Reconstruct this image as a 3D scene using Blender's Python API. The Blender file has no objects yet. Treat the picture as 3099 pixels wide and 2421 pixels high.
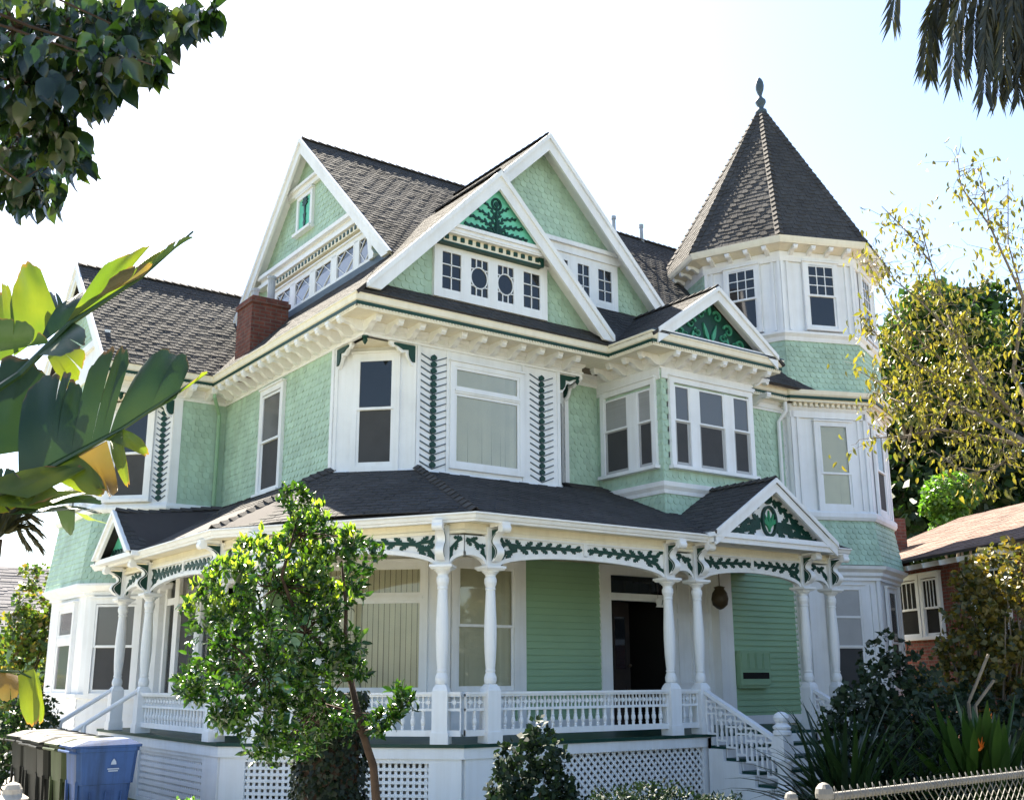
EXPOSURE = 2.7
import bpy, math, random
import numpy as np
from mathutils import Vector
random.seed(7); RNG = np.random.default_rng(11)
sc = bpy.context.scene
COL = sc.collection
WL = {}                                   # world location of every parent
def V3(p): return Vector((float(p[0]), float(p[1]), float(p[2])))

# ------------------------------------------------------------------ materials
def newmat(name):
    m = bpy.data.materials.new(name); m.use_nodes = True
    nt = m.node_tree; nt.nodes.clear()
    out = nt.nodes.new('ShaderNodeOutputMaterial')
    return m, nt, out
def N(nt, t, **k):
    n = nt.nodes.new(t)
    for a, b in k.items():
        if a.startswith('i_'): n.inputs[a[2:].replace('_', ' ')].default_value = b
        else: setattr(n, a, b)
    return n
def L(nt, a, b): nt.links.new(a, b)
def ramp(nt, fac, stops):
    r = nt.nodes.new('ShaderNodeValToRGB')
    els = r.color_ramp.elements
    while len(els) < len(stops): els.new(0.5)
    for e, (p, c) in zip(els, stops): e.position = p; e.color = (*c, 1)
    L(nt, fac, r.inputs[0]); return r
def noise(nt, scale, detail=3, coord='Object', rough=.55):
    tc = N(nt, 'ShaderNodeTexCoord'); n = N(nt, 'ShaderNodeTexNoise')
    n.inputs['Scale'].default_value = scale; n.inputs['Detail'].default_value = detail; n.inputs['Roughness'].default_value = rough
    L(nt, tc.outputs[coord], n.inputs['Vector']); return n
def paint(name, c, rough=.55, var=.10, bump=.15, scale=3.0, spec=.3, fine=60, isl=0.0, streak=0.0):
    """painted / weathered solid: large soft stains, fine roughness, optional per-piece variation"""
    m, nt, out = newmat(name)
    p = N(nt, 'ShaderNodeBsdfPrincipled'); p.inputs['Roughness'].default_value = rough; p.inputs['Specular IOR Level'].default_value = spec
    n = noise(nt, scale, 5)
    d = tuple(x * (1 - var * 1.6) for x in c); e = tuple(min(1, x * (1 + var * .6)) for x in c)
    r = ramp(nt, n.outputs['Fac'], [(.3, d), (.52, c), (.75, e)])
    col = r.outputs['Color']
    if streak:
        tc = N(nt, 'ShaderNodeTexCoord'); mp = N(nt, 'ShaderNodeMapping'); mp.inputs['Scale'].default_value = (9, 9, .55); L(nt, tc.outputs['Object'], mp.inputs['Vector'])
        sn = N(nt, 'ShaderNodeTexNoise'); sn.inputs['Scale'].default_value = 1.0; sn.inputs['Detail'].default_value = 5; sn.inputs['Roughness'].default_value = .65; L(nt, mp.outputs[0], sn.inputs['Vector'])
        sr = ramp(nt, sn.outputs['Fac'], [(.36, (1-streak, 1-streak*1.15, 1-streak*1.4)), (.56, (1, 1, 1))]); sm = N(nt, 'ShaderNodeMix', data_type='RGBA', blend_type='MULTIPLY'); sm.inputs[0].default_value = 1
        L(nt, col, sm.inputs[6]); L(nt, sr.outputs[0], sm.inputs[7]); col = sm.outputs[2]
    if isl:
        g = N(nt, 'ShaderNodeNewGeometry'); mr = N(nt, 'ShaderNodeMapRange'); mr.inputs['To Min'].default_value = 1 - isl; mr.inputs['To Max'].default_value = 1 + isl * .7
        L(nt, g.outputs['Random Per Island'], mr.inputs['Value'])
        hs = N(nt, 'ShaderNodeHueSaturation'); L(nt, mr.outputs[0], hs.inputs['Value']); L(nt, col, hs.inputs['Color']); col = hs.outputs['Color']
    L(nt, col, p.inputs['Base Color'])
    if bump:
        f = noise(nt, fine, 2); b = N(nt, 'ShaderNodeBump'); b.inputs['Strength'].default_value = bump; b.inputs['Distance'].default_value = .01
        L(nt, f.outputs['Fac'], b.inputs['Height']); L(nt, b.outputs[0], p.inputs['Normal'])
    L(nt, p.outputs[0], out.inputs[0]); return m
def glassy(name, c, rough=.04, wav=.03):
    m, nt, out = newmat(name)
    p = N(nt, 'ShaderNodeBsdfPrincipled'); p.inputs['Base Color'].default_value = (*c, 1); p.inputs['Roughness'].default_value = rough
    p.inputs['IOR'].default_value = 1.52
    n = noise(nt, 1.3, 1); b = N(nt, 'ShaderNodeBump'); b.inputs['Strength'].default_value = wav; b.inputs['Distance'].default_value = .05
    L(nt, n.outputs['Fac'], b.inputs['Height']); L(nt, b.outputs[0], p.inputs['Normal'])
    L(nt, p.outputs[0], out.inputs[0]); return m
def clearglass(name):
    m, nt, out = newmat(name)
    t = N(nt, 'ShaderNodeBsdfTransparent'); t.inputs[0].default_value = (.90, .91, .90, 1)
    g = N(nt, 'ShaderNodeBsdfGlossy'); g.inputs['Roughness'].default_value = .03
    f = N(nt, 'ShaderNodeFresnel'); f.inputs[0].default_value = 1.5
    mx = N(nt, 'ShaderNodeMixShader'); L(nt, f.outputs[0], mx.inputs[0]); L(nt, t.outputs[0], mx.inputs[1]); L(nt, g.outputs[0], mx.inputs[2])
    L(nt, mx.outputs[0], out.inputs[0]); return m
def leafmat(name, cols, trans=.35, rough=.38, spec=.5, tcol=None, scale=0):
    """cols: colours from dark to light picked per leaf"""
    m, nt, out = newmat(name)
    g = N(nt, 'ShaderNodeNewGeometry')
    k = len(cols)
    r = ramp(nt, g.outputs['Random Per Island'], [(i / max(1, k - 1), c) for i, c in enumerate(cols)])
    p = N(nt, 'ShaderNodeBsdfPrincipled'); p.inputs['Roughness'].default_value = rough; p.inputs['Specular IOR Level'].default_value = spec
    t = N(nt, 'ShaderNodeBsdfTranslucent')
    L(nt, r.outputs[0], p.inputs['Base Color'])
    mul = N(nt, 'ShaderNodeMix', data_type='RGBA', blend_type='MULTIPLY'); mul.inputs[0].default_value = 1
    L(nt, r.outputs[0], mul.inputs[6]); mul.inputs[7].default_value = (*(tcol or (2.2, 2.4, .9)), 1)
    L(nt, mul.outputs[2], t.inputs[0])
    mx = N(nt, 'ShaderNodeMixShader'); mx.inputs[0].default_value = trans
    L(nt, p.outputs[0], mx.inputs[1]); L(nt, t.outputs[0], mx.inputs[2]); L(nt, mx.outputs[0], out.inputs[0]); return m

M = {}
M['white'] = paint('white_paint', (.79, .80, .815), .5, .05, .06, 1.6, streak=.05)
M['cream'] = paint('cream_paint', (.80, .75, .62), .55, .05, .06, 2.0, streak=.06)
M['mint'] = paint('mint_shingle_paint', (.415, .565, .445), .6, .09, .1, 1.4, isl=.10, streak=.10)
M['mintboard'] = paint('mint_board_paint', (.26, .41, .26), .55, .06, .08, 1.2)  # board green darkened so its colour carries the porch shade
M['dark'] = paint('dark_green_paint', (.006, .045, .033), .45, .12, .05, 4)
M['teal'] = paint('teal_green_paint', (.12, .52, .36), .5, .12, .05, 6)
M['leafgreen'] = paint('leaf_green_paint', (.03, .24, .11), .45, .12, .05, 6)
M['tealbright'] = paint('bright_teal_paint', (.16, .56, .40), .5, .1, .05, 6)
M['scroll'] = paint('scroll_green_paint', (.06, .30, .18), .5, .12, .05, 6)
M['slate'] = paint('slate_blue_paint', (.06, .09, .12), .5, .1, .05, 5)
M['roof'] = paint('asphalt_shingle', (.072, .070, .070), .92, .20, .5, .7, spec=.12, fine=160, isl=.10, streak=.12)
M['roofbase'] = paint('roof_felt', (.05, .045, .045), .95, .1, .3, 2)
M['ridge'] = paint('ridge_shingle', (.064, .060, .058), .92, .15, .5, 2, fine=160, isl=.2)
M['nbroof'] = paint('brown_composition_roof', (.17, .115, .095), .95, .2, .5, .8, fine=90, isl=.16)
M['greyroof'] = paint('grey_composition_roof', (.16, .155, .165), .95, .12, .5, .8, fine=90, isl=.12)
M['glass'] = glassy('dark_window_glass', (.012, .014, .018))
M['glassgrey'] = glassy('grey_window_glass', (.10, .10, .105), .12)
M['screen'] = paint('insect_screen', (.06, .06, .062), .8, .08, .3, 3, fine=300)
M['clear'] = clearglass('clear_window_glass')
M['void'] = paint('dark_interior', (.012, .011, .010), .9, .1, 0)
M['door'] = paint('dark_varnished_wood', (.018, .013, .010), .5, .2, .05, 5)
M['concrete'] = paint('concrete', (.42, .40, .37), .9, .12, .4, .8, fine=50)
M['metal'] = paint('galvanised_steel', (.15, .145, .135), .68, .15, .1, 7, spec=.6)
M['metal'].node_tree.nodes['Principled BSDF'].inputs['Metallic'].default_value = .45
M['zinc'] = paint('painted_tin', (.36, .40, .45), .55, .12, .1, 5)
M['bronze'] = paint('dark_bronze', (.05, .035, .02), .45, .2, .05, 8)
M['blind'] = paint('ivory_vertical_blind', (.76, .71, .53), .7, .05, .05, 3, isl=.05)
M['shade'] = paint('grey_slat_blind', (.40, .40, .40), .7, .05, .05, 3, isl=.04)
M['bark'] = paint('brown_bark', (.055, .035, .024), .9, .3, .6, 6, fine=40)
M['greybark'] = paint('grey_bark', (.17, .14, .11), .9, .3, .6, 5, fine=40)
M['binblue'] = paint('blue_bin_plastic', (.032, .078, .215), .58, .18, .15, 2.5, fine=90, streak=.3, spec=.2)
M['bingreen'] = paint('olive_bin_plastic', (.045, .065, .026), .58, .15, .12, 2.5, fine=90, streak=.3, spec=.2)
M['binblack'] = paint('black_bin_plastic', (.018, .02, .018), .6, .2, .12, 2.5, fine=90, streak=.3, spec=.15)
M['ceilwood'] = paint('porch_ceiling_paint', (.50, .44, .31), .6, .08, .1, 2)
M['dim'] = paint('dim_room', (.26, .24, .18), .9, .1, 0)  # dull backing sheet, the unlit gaps behind blind slats put into its colour
M['rubber'] = paint('black_rubber', (.015, .015, .015), .8, .1, .1)
M['deadwood'] = paint('dry_stalk', (.20, .17, .13), .9, .2, .4, 6)
M['stone'] = paint('weathered_stone', (.40, .37, .32), .9, .2, .5, 5)
M['logo'] = paint('pale_print', (.30, .37, .48), .6, .05, 0)
M['dimglass'] = paint('shaded_window_glass', (.02, .022, .025), .25, .1, 0, 2, spec=.25)
M['orange'] = paint('orange_petal', (.85, .20, .02), .5, .1, 0)

def brickmat(name, c1, c2, mortar, sc_=1.0):
    m, nt, out = newmat(name)
    uv = N(nt, 'ShaderNodeUVMap'); b = N(nt, 'ShaderNodeTexBrick'); b.inputs['Scale'].default_value = 1.0
    b.inputs['Brick Width'].default_value = .21 * sc_; b.inputs['Row Height'].default_value = .072 * sc_; b.inputs['Mortar Size'].default_value = .009
    b.inputs['Color1'].default_value = (*c1, 1); b.inputs['Color2'].default_value = (*c2, 1); b.inputs['Mortar'].default_value = (*mortar, 1)
    L(nt, uv.outputs[0], b.inputs['Vector'])
    n = noise(nt, 7, 4); mx = N(nt, 'ShaderNodeMix', data_type='RGBA', blend_type='MULTIPLY'); mx.inputs[0].default_value = .8
    r = ramp(nt, n.outputs['Fac'], [(.3, (.45, .4, .4)), (.7, (1, 1, 1))])
    L(nt, b.outputs['Color'], mx.inputs[6]); L(nt, r.outputs[0], mx.inputs[7])
    p = N(nt, 'ShaderNodeBsdfPrincipled'); p.inputs['Roughness'].default_value = .9; L(nt, mx.outputs[2], p.inputs['Base Color'])
    bp = N(nt, 'ShaderNodeBump'); bp.inputs['Strength'].default_value = .6; bp.inputs['Distance'].default_value = .01; bp.invert = True
    L(nt, b.outputs['Fac'], bp.inputs['Height']); L(nt, bp.outputs[0], p.inputs['Normal']); L(nt, p.outputs[0], out.inputs[0]); return m
M['brick'] = brickmat('red_brick', (.20, .06, .04), (.13, .042, .034), (.15, .11, .09))
M['nbbrick'] = brickmat('dark_red_brick', (.26, .06, .04), (.20, .05, .035), (.2, .15, .12))

# ------------------------------------------------------------------ mesh builder
class MB:
    def __init__(s): s.v = []; s.f = []; s.m = []; s.smooth = False
    def add(s, pts, faces, mi=0):
        b = len(s.v); s.v += [tuple(float(c) for c in p) for p in pts]
        for f in faces: s.f.append([b + i for i in f]); s.m.append(mi)
    def poly(s, pts, mi=0): s.add(pts, [list(range(len(pts)))], mi)
    def box(s, x0, x1, y0, y1, z0, z1, mi=0):
        s.add([(x0,y0,z0),(x1,y0,z0),(x1,y1,z0),(x0,y1,z0),(x0,y0,z1),(x1,y0,z1),(x1,y1,z1),(x0,y1,z1)],
              [(0,3,2,1),(4,5,6,7),(0,1,5,4),(1,2,6,5),(2,3,7,6),(3,0,4,7)], mi)
    def prism(s, pts, vec, mi=0):
        """extrude planar polygon pts along vec"""
        n = len(pts); vec = np.array(vec, float); a = [np.array(p, float) for p in pts]; b = [p + vec for p in a]
        s.add(a + b, [list(range(n))[::-1], list(range(n, 2 * n))] + [(i, (i + 1) % n, n + (i + 1) % n, n + i) for i in range(n)], mi)
    def bar(s, a, b, w, h=None, up=(0,0,1), mi=0):
        a = np.array(a, float); b = np.array(b, float); h = h or w
        d = b - a; d /= np.linalg.norm(d); u = np.array(up, float)
        if abs(d @ u) > .98: u = np.array((1., 0, 0))
        x = np.cross(d, u); x /= np.linalg.norm(x); y = np.cross(x, d)
        c = [a + x*w/2*i + y*h/2*j for i, j in ((-1,-1),(1,-1),(1,1),(-1,1))]
        s.prism(c, b - a, mi)
    def tube(s, pts, r, n=6, mi=0, cap=True):
        pts = [np.array(p, float) for p in pts]; k = len(pts); rr = r if hasattr(r, '__len__') else [r] * k
        ring = []; px = None
        for i in range(k):
            d = pts[min(i+1, k-1)] - pts[max(i-1, 0)]; d /= (np.linalg.norm(d) + 1e-9)
            if px is None:
                u = np.array((0., 0, 1)) if abs(d[2]) < .9 else np.array((1., 0, 0)); px = np.cross(d, u)
            px = px - d * (px @ d); px /= (np.linalg.norm(px) + 1e-9); py = np.cross(d, px)
            ring.append([pts[i] + (px * math.cos(2*math.pi*j/n) + py * math.sin(2*math.pi*j/n)) * rr[i] for j in range(n)])
        vs = [p for q in ring for p in q]; fs = []
        for i in range(k - 1):
            for j in range(n): fs.append((i*n + j, i*n + (j+1) % n, (i+1)*n + (j+1) % n, (i+1)*n + j))
        if cap: fs += [list(range(n))[::-1], [(k-1)*n + j for j in range(n)]]
        s.add(vs, fs, mi)
    def lathe(s, o, prof, n=12, mi=0, rot=0.0):
        o = np.array(o, float); k = len(prof)
        vs = [o + np.array((r * math.cos(rot + 2*math.pi*j/n), r * math.sin(rot + 2*math.pi*j/n), z)) for z, r in prof for j in range(n)]
        fs = [(i*n + j, i*n + (j+1) % n, (i+1)*n + (j+1) % n, (i+1)*n + j) for i in range(k-1) for j in range(n)]
        fs += [list(range(n))[::-1], [(k-1)*n + j for j in range(n)]]
        s.add(vs, fs, mi)
    def build(s, name, mats, parent=None, local=False, smooth=False, label=None):
        mats = mats if isinstance(mats, (list, tuple)) else [mats]
        me = bpy.data.meshes.new(name)
        off = (0, 0, 0) if (parent is None or local) else WL[parent.name]
        vs = s.v if off == (0, 0, 0) else [(p[0]-off[0], p[1]-off[1], p[2]-off[2]) for p in s.v]
        me.from_pydata(vs, [], s.f)
        for m in mats: me.materials.append(M[m] if isinstance(m, str) else m)
        if len(mats) > 1: me.polygons.foreach_set('material_index', s.m)
        uvl = me.uv_layers.new(name='UVMap')
        if len(s.f) < 4000:
            for p in me.polygons:
                n = p.normal
                if abs(n.z) > .95: ex = Vector((1, 0, 0)); ey = Vector((0, 1, 0))
                else:
                    ex = Vector((-n.y, n.x, 0)).normalized(); ey = n.cross(ex)
                for li in p.loop_indices:
                    co = me.vertices[me.loops[li].vertex_index].co; uvl.data[li].uv = (co.dot(ex), co.dot(ey))
        if smooth or s.smooth: me.shade_smooth()
        me.update()
        ob = bpy.data.objects.new(name, me); COL.objects.link(ob)
        if parent is not None: ob.parent = parent
        WL[ob.name] = off if parent is not None and not local else (0, 0, 0)
        if parent is not None and not local: WL[ob.name] = WL[parent.name]
        if label: ob['label'] = label
        return ob
def root(name, label, cat, loc=(0,0,0), rz=0, group=None):
    o = bpy.data.objects.new(name, None); COL.objects.link(o); o.location = loc; o.rotation_euler = (0, 0, rz)
    o.empty_display_size = .3; o['label'] = label; o['category'] = cat
    if group: o['group'] = group
    WL[o.name] = tuple(loc); return o
def tag(o, label=None, cat=None, group=None, kind=None):
    if label: o['label'] = label
    if cat: o['category'] = cat
    if group: o['group'] = group
    if kind: o['kind'] = kind
    return o
def inst(src, parent, loc, rz=0.0, name=None):
    """linked copy of a mesh part standing at world location loc"""
    o = src.copy(); COL.objects.link(o); o.parent = parent
    w = WL[parent.name]; o.location = (loc[0]-w[0], loc[1]-w[1], loc[2]-w[2]); o.rotation_euler = (0, 0, rz)
    return o

# ------------------------------------------------------------------ wall frames, clipping, shingles
class Fr:
    """wall frame: o = plan point where u = 0, ex = plan direction (left to right seen from outside), n = outward"""
    def __init__(s, o, ex):
        s.o = np.array((o[0], o[1]), float); e = np.array(ex, float); s.ex = e / np.linalg.norm(e); s.n = np.array((s.ex[1], -s.ex[0]))
    def P(s, u, z, d=0.0):
        q = s.o + s.ex * u + s.n * d; return (q[0], q[1], z)
    def ang(s): return math.atan2(s.ex[1], s.ex[0])
def fbox(mb, fr, u0, u1, z0, z1, d0, d1, mi=0):
    mb.add([fr.P(u0,z0,d1), fr.P(u1,z0,d1), fr.P(u1,z0,d0), fr.P(u0,z0,d0), fr.P(u0,z1,d1), fr.P(u1,z1,d1), fr.P(u1,z1,d0), fr.P(u0,z1,d0)],
           [(0,3,2,1),(4,5,6,7),(0,1,5,4),(1,2,6,5),(2,3,7,6),(3,0,4,7)], mi)
def fpoly(mb, fr, pts, d0, d1, mi=0):
    """polygon (u,z) extruded from depth d0 to d1"""
    q = [fr.P(u, z, d0) for u, z in pts]; n = np.array((fr.n[0], fr.n[1], 0)) * (d1 - d0); mb.prism(q, n, mi)
def frame_ring(mb, fr, u0, u1, z0, z1, w, d0, d1, mi=0, wb=None):
    wb = w if wb is None else wb
    fbox(mb, fr, u0, u0+w, z0, z1, d0, d1, mi); fbox(mb, fr, u1-w, u1, z0, z1, d0, d1, mi)
    fbox(mb, fr, u0+w, u1-w, z1-w, z1, d0, d1-.002, mi); fbox(mb, fr, u0+w, u1-w, z0, z0+wb, d0, d1-.002, mi)
def clip(poly, conv):
    """Sutherland-Hodgman: poly against convex CCW polygon conv (2-D)"""
    out = poly
    for i in range(len(conv)):
        a = conv[i]; b = conv[(i+1) % len(conv)]; ex = b[0]-a[0]; ey = b[1]-a[1]
        inp = out; out = []
        if not inp: return []
        for j in range(len(inp)):
            p = inp[j]; q = inp[j-1]
            sp = ex*(p[1]-a[1]) - ey*(p[0]-a[0]); sq = ex*(q[1]-a[1]) - ey*(q[0]-a[0])
            if sp >= 0:
                if sq < 0: t = sq/(sq-sp); out.append((q[0]+(p[0]-q[0])*t, q[1]+(p[1]-q[1])*t))
                out.append(p)
            elif sq >= 0: t = sq/(sq-sp); out.append((q[0]+(p[0]-q[0])*t, q[1]+(p[1]-q[1])*t))
    return out
def area2(p): return sum(p[i-1][0]*p[i][1]-p[i][0]*p[i-1][1] for i in range(len(p)))
def cover(mb, O, EX, EY, NN, conv, w, e, kind, t=.016, mi=0, jit=0.0, seed=1, skip=None):
    """lay real overlapping shingles over the convex polygon conv given in (u,v); O,EX,EY,NN the 3-D frame (EY runs up the slope)"""
    rnd = random.Random(seed)
    if area2(conv) < 0: conv = conv[::-1]
    us = [p[0] for p in conv]; vs = [p[1] for p in conv]
    O = np.array(O, float); EX = np.array(EX, float); EY = np.array(EY, float); NN = np.array(NN, float)
    r = 0; v = math.floor(min(vs)/e)*e - e
    while v < max(vs):
        off = (r % 2) * w/2 + (rnd.random()*w if kind == 'tab' else 0)
        u = math.floor(min(us)/w)*w - w*2 + off
        while u < max(us) + w:
            if kind == 'scale':
                g = .0012; a0 = u + g; a1 = u + w - g; cx = (a0+a1)/2; rr = (a1-a0)/2
                top = v + e*1.02; b = v + rr*.55 - .01
                sh = [(a0, top), (a0, b + .02)] + [(cx - rr*math.cos(th), b - (rr*.75)*math.sin(th)) for th in (0.45, .9, 1.571, 2.24, 2.69)] + [(a1, b + .02), (a1, top)]
                tt = t; step = w
            elif kind == 'tab':
                ww = w * (.62 + .85*rnd.random()); dr = rnd.choice((0, 0, .28, .33)) * e
                sh = [(u, v + e*1.05), (u, v - dr), (u + ww - .004, v - dr), (u + ww - .004, v + e*1.05)]
                tt = t * (1.0 if dr == 0 else 1.55); step = ww
            else:                                            # laminated shingle, every other tab doubled
                hi = ((int(round((u-off)/w)) + (r//2)) % 2) if rnd.random() < .72 else rnd.random() < .4; dd = (.26*e*(.7+.6*rnd.random()) if hi else 0); 
                sh = [(u + .004, v + e*1.05), (u + .004, v - dd), (u + w - .004, v - dd), (u + w - .004, v + e*1.05)]
                tt = t * (1.65 if hi else 1.0); step = w
            u += step
            if skip and skip((sh[0][0]+sh[-1][0])/2, v + e/2): continue
            q = clip(sh, conv)
            if len(q) < 3 or abs(area2(q)) < 2e-5: continue
            tj = tt * (1 + jit*(rnd.random()-.5)); k = len(q)
            fr_ = [O + EX*a + EY*b + NN*(tj * max(0.12, min(1.0, 1 - (b - v)/e*.86))) for a, b in q]
            bk = [O + EX*a + EY*b + NN*(-.003) for a, b in q]
            mb.add(fr_ + bk, [list(range(k))] + [(i, k+i, k+(i+1) % k, (i+1) % k) for i in range(k)], mi)
        v += e; r += 1
def wall_scales(mb, fr, poly, w=.135, e=.108, d=0.0, seed=1, skip=None):
    """fish-scale shingles on a vertical wall polygon (u,z)"""
    O = fr.P(0, 0, d)
    cover(mb, O, (fr.ex[0], fr.ex[1], 0), (0, 0, 1), (fr.n[0], fr.n[1], 0), list(poly), w, e, 'scale', seed=seed, jit=.35, t=.0115, skip=skip)
def plane_frame(pts):
    p = [np.array(q, float) for q in pts]; n = np.zeros(3)
    for i in range(len(p)): n += np.cross(p[i], p[(i+1) % len(p)])
    n /= np.linalg.norm(n)
    if n[2] < 0: n = -n
    ex = np.array((-n[1], n[0], 0)); ex /= np.linalg.norm(ex); ey = np.cross(n, ex)
    return n, ex, ey
def roof_face(mb, pts, seed=1, w=.17, e=.125, kind='tab', t=.017, thick=.05):
    """one roof slope: slab + shingles; pts convex and planar; material 0 shingle, 1 felt"""
    n, ex, ey = plane_frame(pts); c = np.array(pts[0], float)
    q = [((np.array(p)-c) @ ex, (np.array(p)-c) @ ey) for p in pts]
    mb.prism([np.array(p, float) for p in pts], -n*thick, 1)
    cover(mb, c, ex, ey, n, q, w, e, kind, t=t, seed=seed, jit=.3)
def sweep(mb, path, prof, mi=0, closed=False):
    """sweep a (outward, z) profile along a plan polyline; outward = right-hand side of travel; mitred"""
    P = [np.array(p, float) for p in path]; k = len(P); rings = []
    for i in range(k):
        if closed: a = P[i]-P[i-1]; b = P[(i+1) % k]-P[i]
        else: a = P[i]-P[i-1] if i > 0 else P[1]-P[0]; b = P[i+1]-P[i] if i < k-1 else a
        a = a/np.linalg.norm(a); b = b/np.linalg.norm(b)
        na = np.array((a[1], -a[0])); nb = np.array((b[1], -b[0])); m = na + nb; m = m/max(1e-6, (m @ na)) if np.linalg.norm(m) > 1e-6 else na
        m = (na+nb)/ (1 + na @ nb)
        rings.append([(P[i][0]+m[0]*o, P[i][1]+m[1]*o, z) for o, z in prof])
    n = len(prof); vs = [p for r in rings for p in r]; fs = []
    for i in range(k if closed else k-1):
        j = (i+1) % k
        for a in range(n): b = (a+1) % n; fs.append((i*n+a, j*n+a, j*n+b, i*n+b))
    if not closed: fs += [list(range(n)), [(k-1)*n + a for a in range(n)][::-1]]
    mb.add(vs, fs, mi)

# ------------------------------------------------------------------ leaves
LEAF4 = np.array([(0,0,0),(-.5,.45,.06),(0,1,-.02),(.5,.45,.06)]); LEAF4F = [(0,3,2,1)]
LEAF6 = np.array([(0,0,0),(-.36,.25,.07),(-.42,.55,.09),(0,1.0,-.10),(.42,.55,.09),(.36,.25,.07),(0,.5,0)])
LEAF6F = [(0,6,2,1),(6,3,2),(0,5,4,6),(6,4,3)]
LEAFB = np.array([(0,0,0),(0,.28,-.03),(0,.55,-.02),(0,.8,-.07),(0,1.0,-.16),(-.33,.16,.05),(-.46,.40,.09),(-.33,.68,.06),(-.10,.90,-.06),(.33,.16,.05),(.46,.40,.09),(.33,.68,.06),(.10,.90,-.06)])
LEAFBF = [(0,1,5),(1,2,6,5),(2,3,7,6),(3,4,8,7),(0,9,1),(1,9,10,2),(2,10,11,3),(3,11,12,4)]
def unit(a): return a / (np.linalg.norm(a, axis=-1, keepdims=True) + 1e-9)
def leaves(name, mat, parent, P, D, U, S, W=.5, tmpl=4, local=False):
    """many leaf-sized faces as one mesh: P base points, D axis, U rough normal, S length, W width ratio"""
    T, F = (LEAF4, LEAF4F) if tmpl == 4 else (LEAF6, LEAF6F) if tmpl == 6 else (LEAFB, LEAFBF)
    D = unit(D); X = unit(np.cross(D, U)); Z = np.cross(X, D)
    n = len(P); k = len(T); S = np.broadcast_to(np.asarray(S, float), (n,))
    off = np.zeros(3) if local or parent is None else np.array(WL[parent.name])
    v = (P[:,None,:] - off) + S[:,None,None]*(T[None,:,0:1]*2*W*X[:,None,:] + T[None,:,1:2]*D[:,None,:] + T[None,:,2:3]*Z[:,None,:])
    me = bpy.data.meshes.new(name)
    nv = n*k; me.vertices.add(nv); me.vertices.foreach_set('co', v.reshape(-1).astype(np.float32))
    fl = np.array([len(f) for f in F]); li = np.array([i for f in F for i in f])
    loops = (np.arange(n)[:,None]*k + li[None,:]).reshape(-1); tot = np.tile(fl, n); st = np.concatenate(([0], np.cumsum(tot)[:-1]))
    me.loops.add(len(loops)); me.loops.foreach_set('vertex_index', loops.astype(np.int32))
    me.polygons.add(len(tot)); me.polygons.foreach_set('loop_start', st.astype(np.int32)); me.polygons.foreach_set('loop_total', tot.astype(np.int32))
    me.update(calc_edges=True); me.validate()
    if tmpl == 9: me.shade_smooth()
    me.materials.append(M[mat] if isinstance(mat, str) else mat)
    o = bpy.data.objects.new(name, me); COL.objects.link(o)
    if parent is not None: o.parent = parent; WL[o.name] = WL[parent.name]
    return o
def rdir(n): return unit(RNG.normal(size=(n, 3)))
def blob(n, c, r, shell=.35):
    """points in an ellipsoid, denser towards its outside"""
    d = rdir(n); q = (shell + (1-shell)*RNG.random((n,1)))**.6
    return np.array(c) + d*q*np.array(r), d
M['glasslit'] = glassy('pale_window_glass', (.24, .25, .31), .10)  # bright reflection put into the colour of the lower gable glass
# ================================================================== the house
HB = (7.41, 14.2, 0)
H = root('victorian_house', 'large mint green and white house with corner porch and pointed octagonal tower', 'house', HB)
FRONT = Fr((0, 14.2), (1, 0)); LEFT = Fr((7.41, 0), (0, -1)); WING = Fr((0, 19.75), (1, 0))
S2 = math.sqrt(2)
CHAM = Fr((7.41, 15.13), (1, -1)); CL = (8.34-7.41)*S2
CHAM1 = Fr((7.41, 15.59), (1, -1)); CL1 = (8.80-7.41)*S2
WCH = Fr((5.4, 20.75), (1, -1)); WCL = S2
WSIDE = Fr((5.4, 0), (0, -1))
RECESS = Fr((0, 14.65), (1, 0)); BOXF = Fr((0, 13.0), (1, 0)); BOXL = Fr((12.37, 0), (0, -1)); BOXR = Fr((14.58, 0), (0, 1))
TC = (18.19, 15.41)
def octa(R, cx=TC[0], cy=TC[1]): return [(cx + R*math.cos(math.radians(a)), cy + R*math.sin(math.radians(a))) for a in range(0, 360, 45)]
def facet(R, a):
    """tower facet frame with normal at angle a; u runs 0..w"""
    o = (TC[0] + R*math.cos(math.radians(a-22.5)), TC[1] + R*math.sin(math.radians(a-22.5)))
    return Fr(o, (-math.sin(math.radians(a)), math.cos(math.radians(a)))), 2*R*math.sin(math.radians(22.5))

# ---------------------------------------------------------------- windows
def slats(mb, fr, u0, u1, z0, z1, d, vertical=True, w=.075):
    if vertical:
        n = max(1, int((u1-u0)/w)); s = (u1-u0)/n
        for i in range(n):
            a = u0 + i*s; j = random.uniform(-.004, .004)
            mb.add([fr.P(a+.003, z0, d-.009+j), fr.P(a+s-.003, z0, d+.007+j), fr.P(a+s-.003, z1, d+.007), fr.P(a+.003, z1, d-.009)], [(0,1,2,3)])
    else:
        n = max(1, int((z1-z0)/.035)); s = (z1-z0)/n
        for i in range(n):
            b = z0 + i*s
            mb.add([fr.P(u0, b, d+.006), fr.P(u1, b, d+.006), fr.P(u1, b+s, d-.006), fr.P(u0, b+s, d-.006)], [(0,1,2,3)])
def muntin(mb, fr, a, b, d0=.036, d1=.052, w=.016):
    a = np.array(a); b = np.array(b); t = b-a; t = t/np.linalg.norm(t); n = np.array((-t[1], t[0]))*w/2
    fpoly(mb, fr, [tuple(a-n), tuple(b-n), tuple(b+n), tuple(a+n)], d0, d1)
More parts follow.
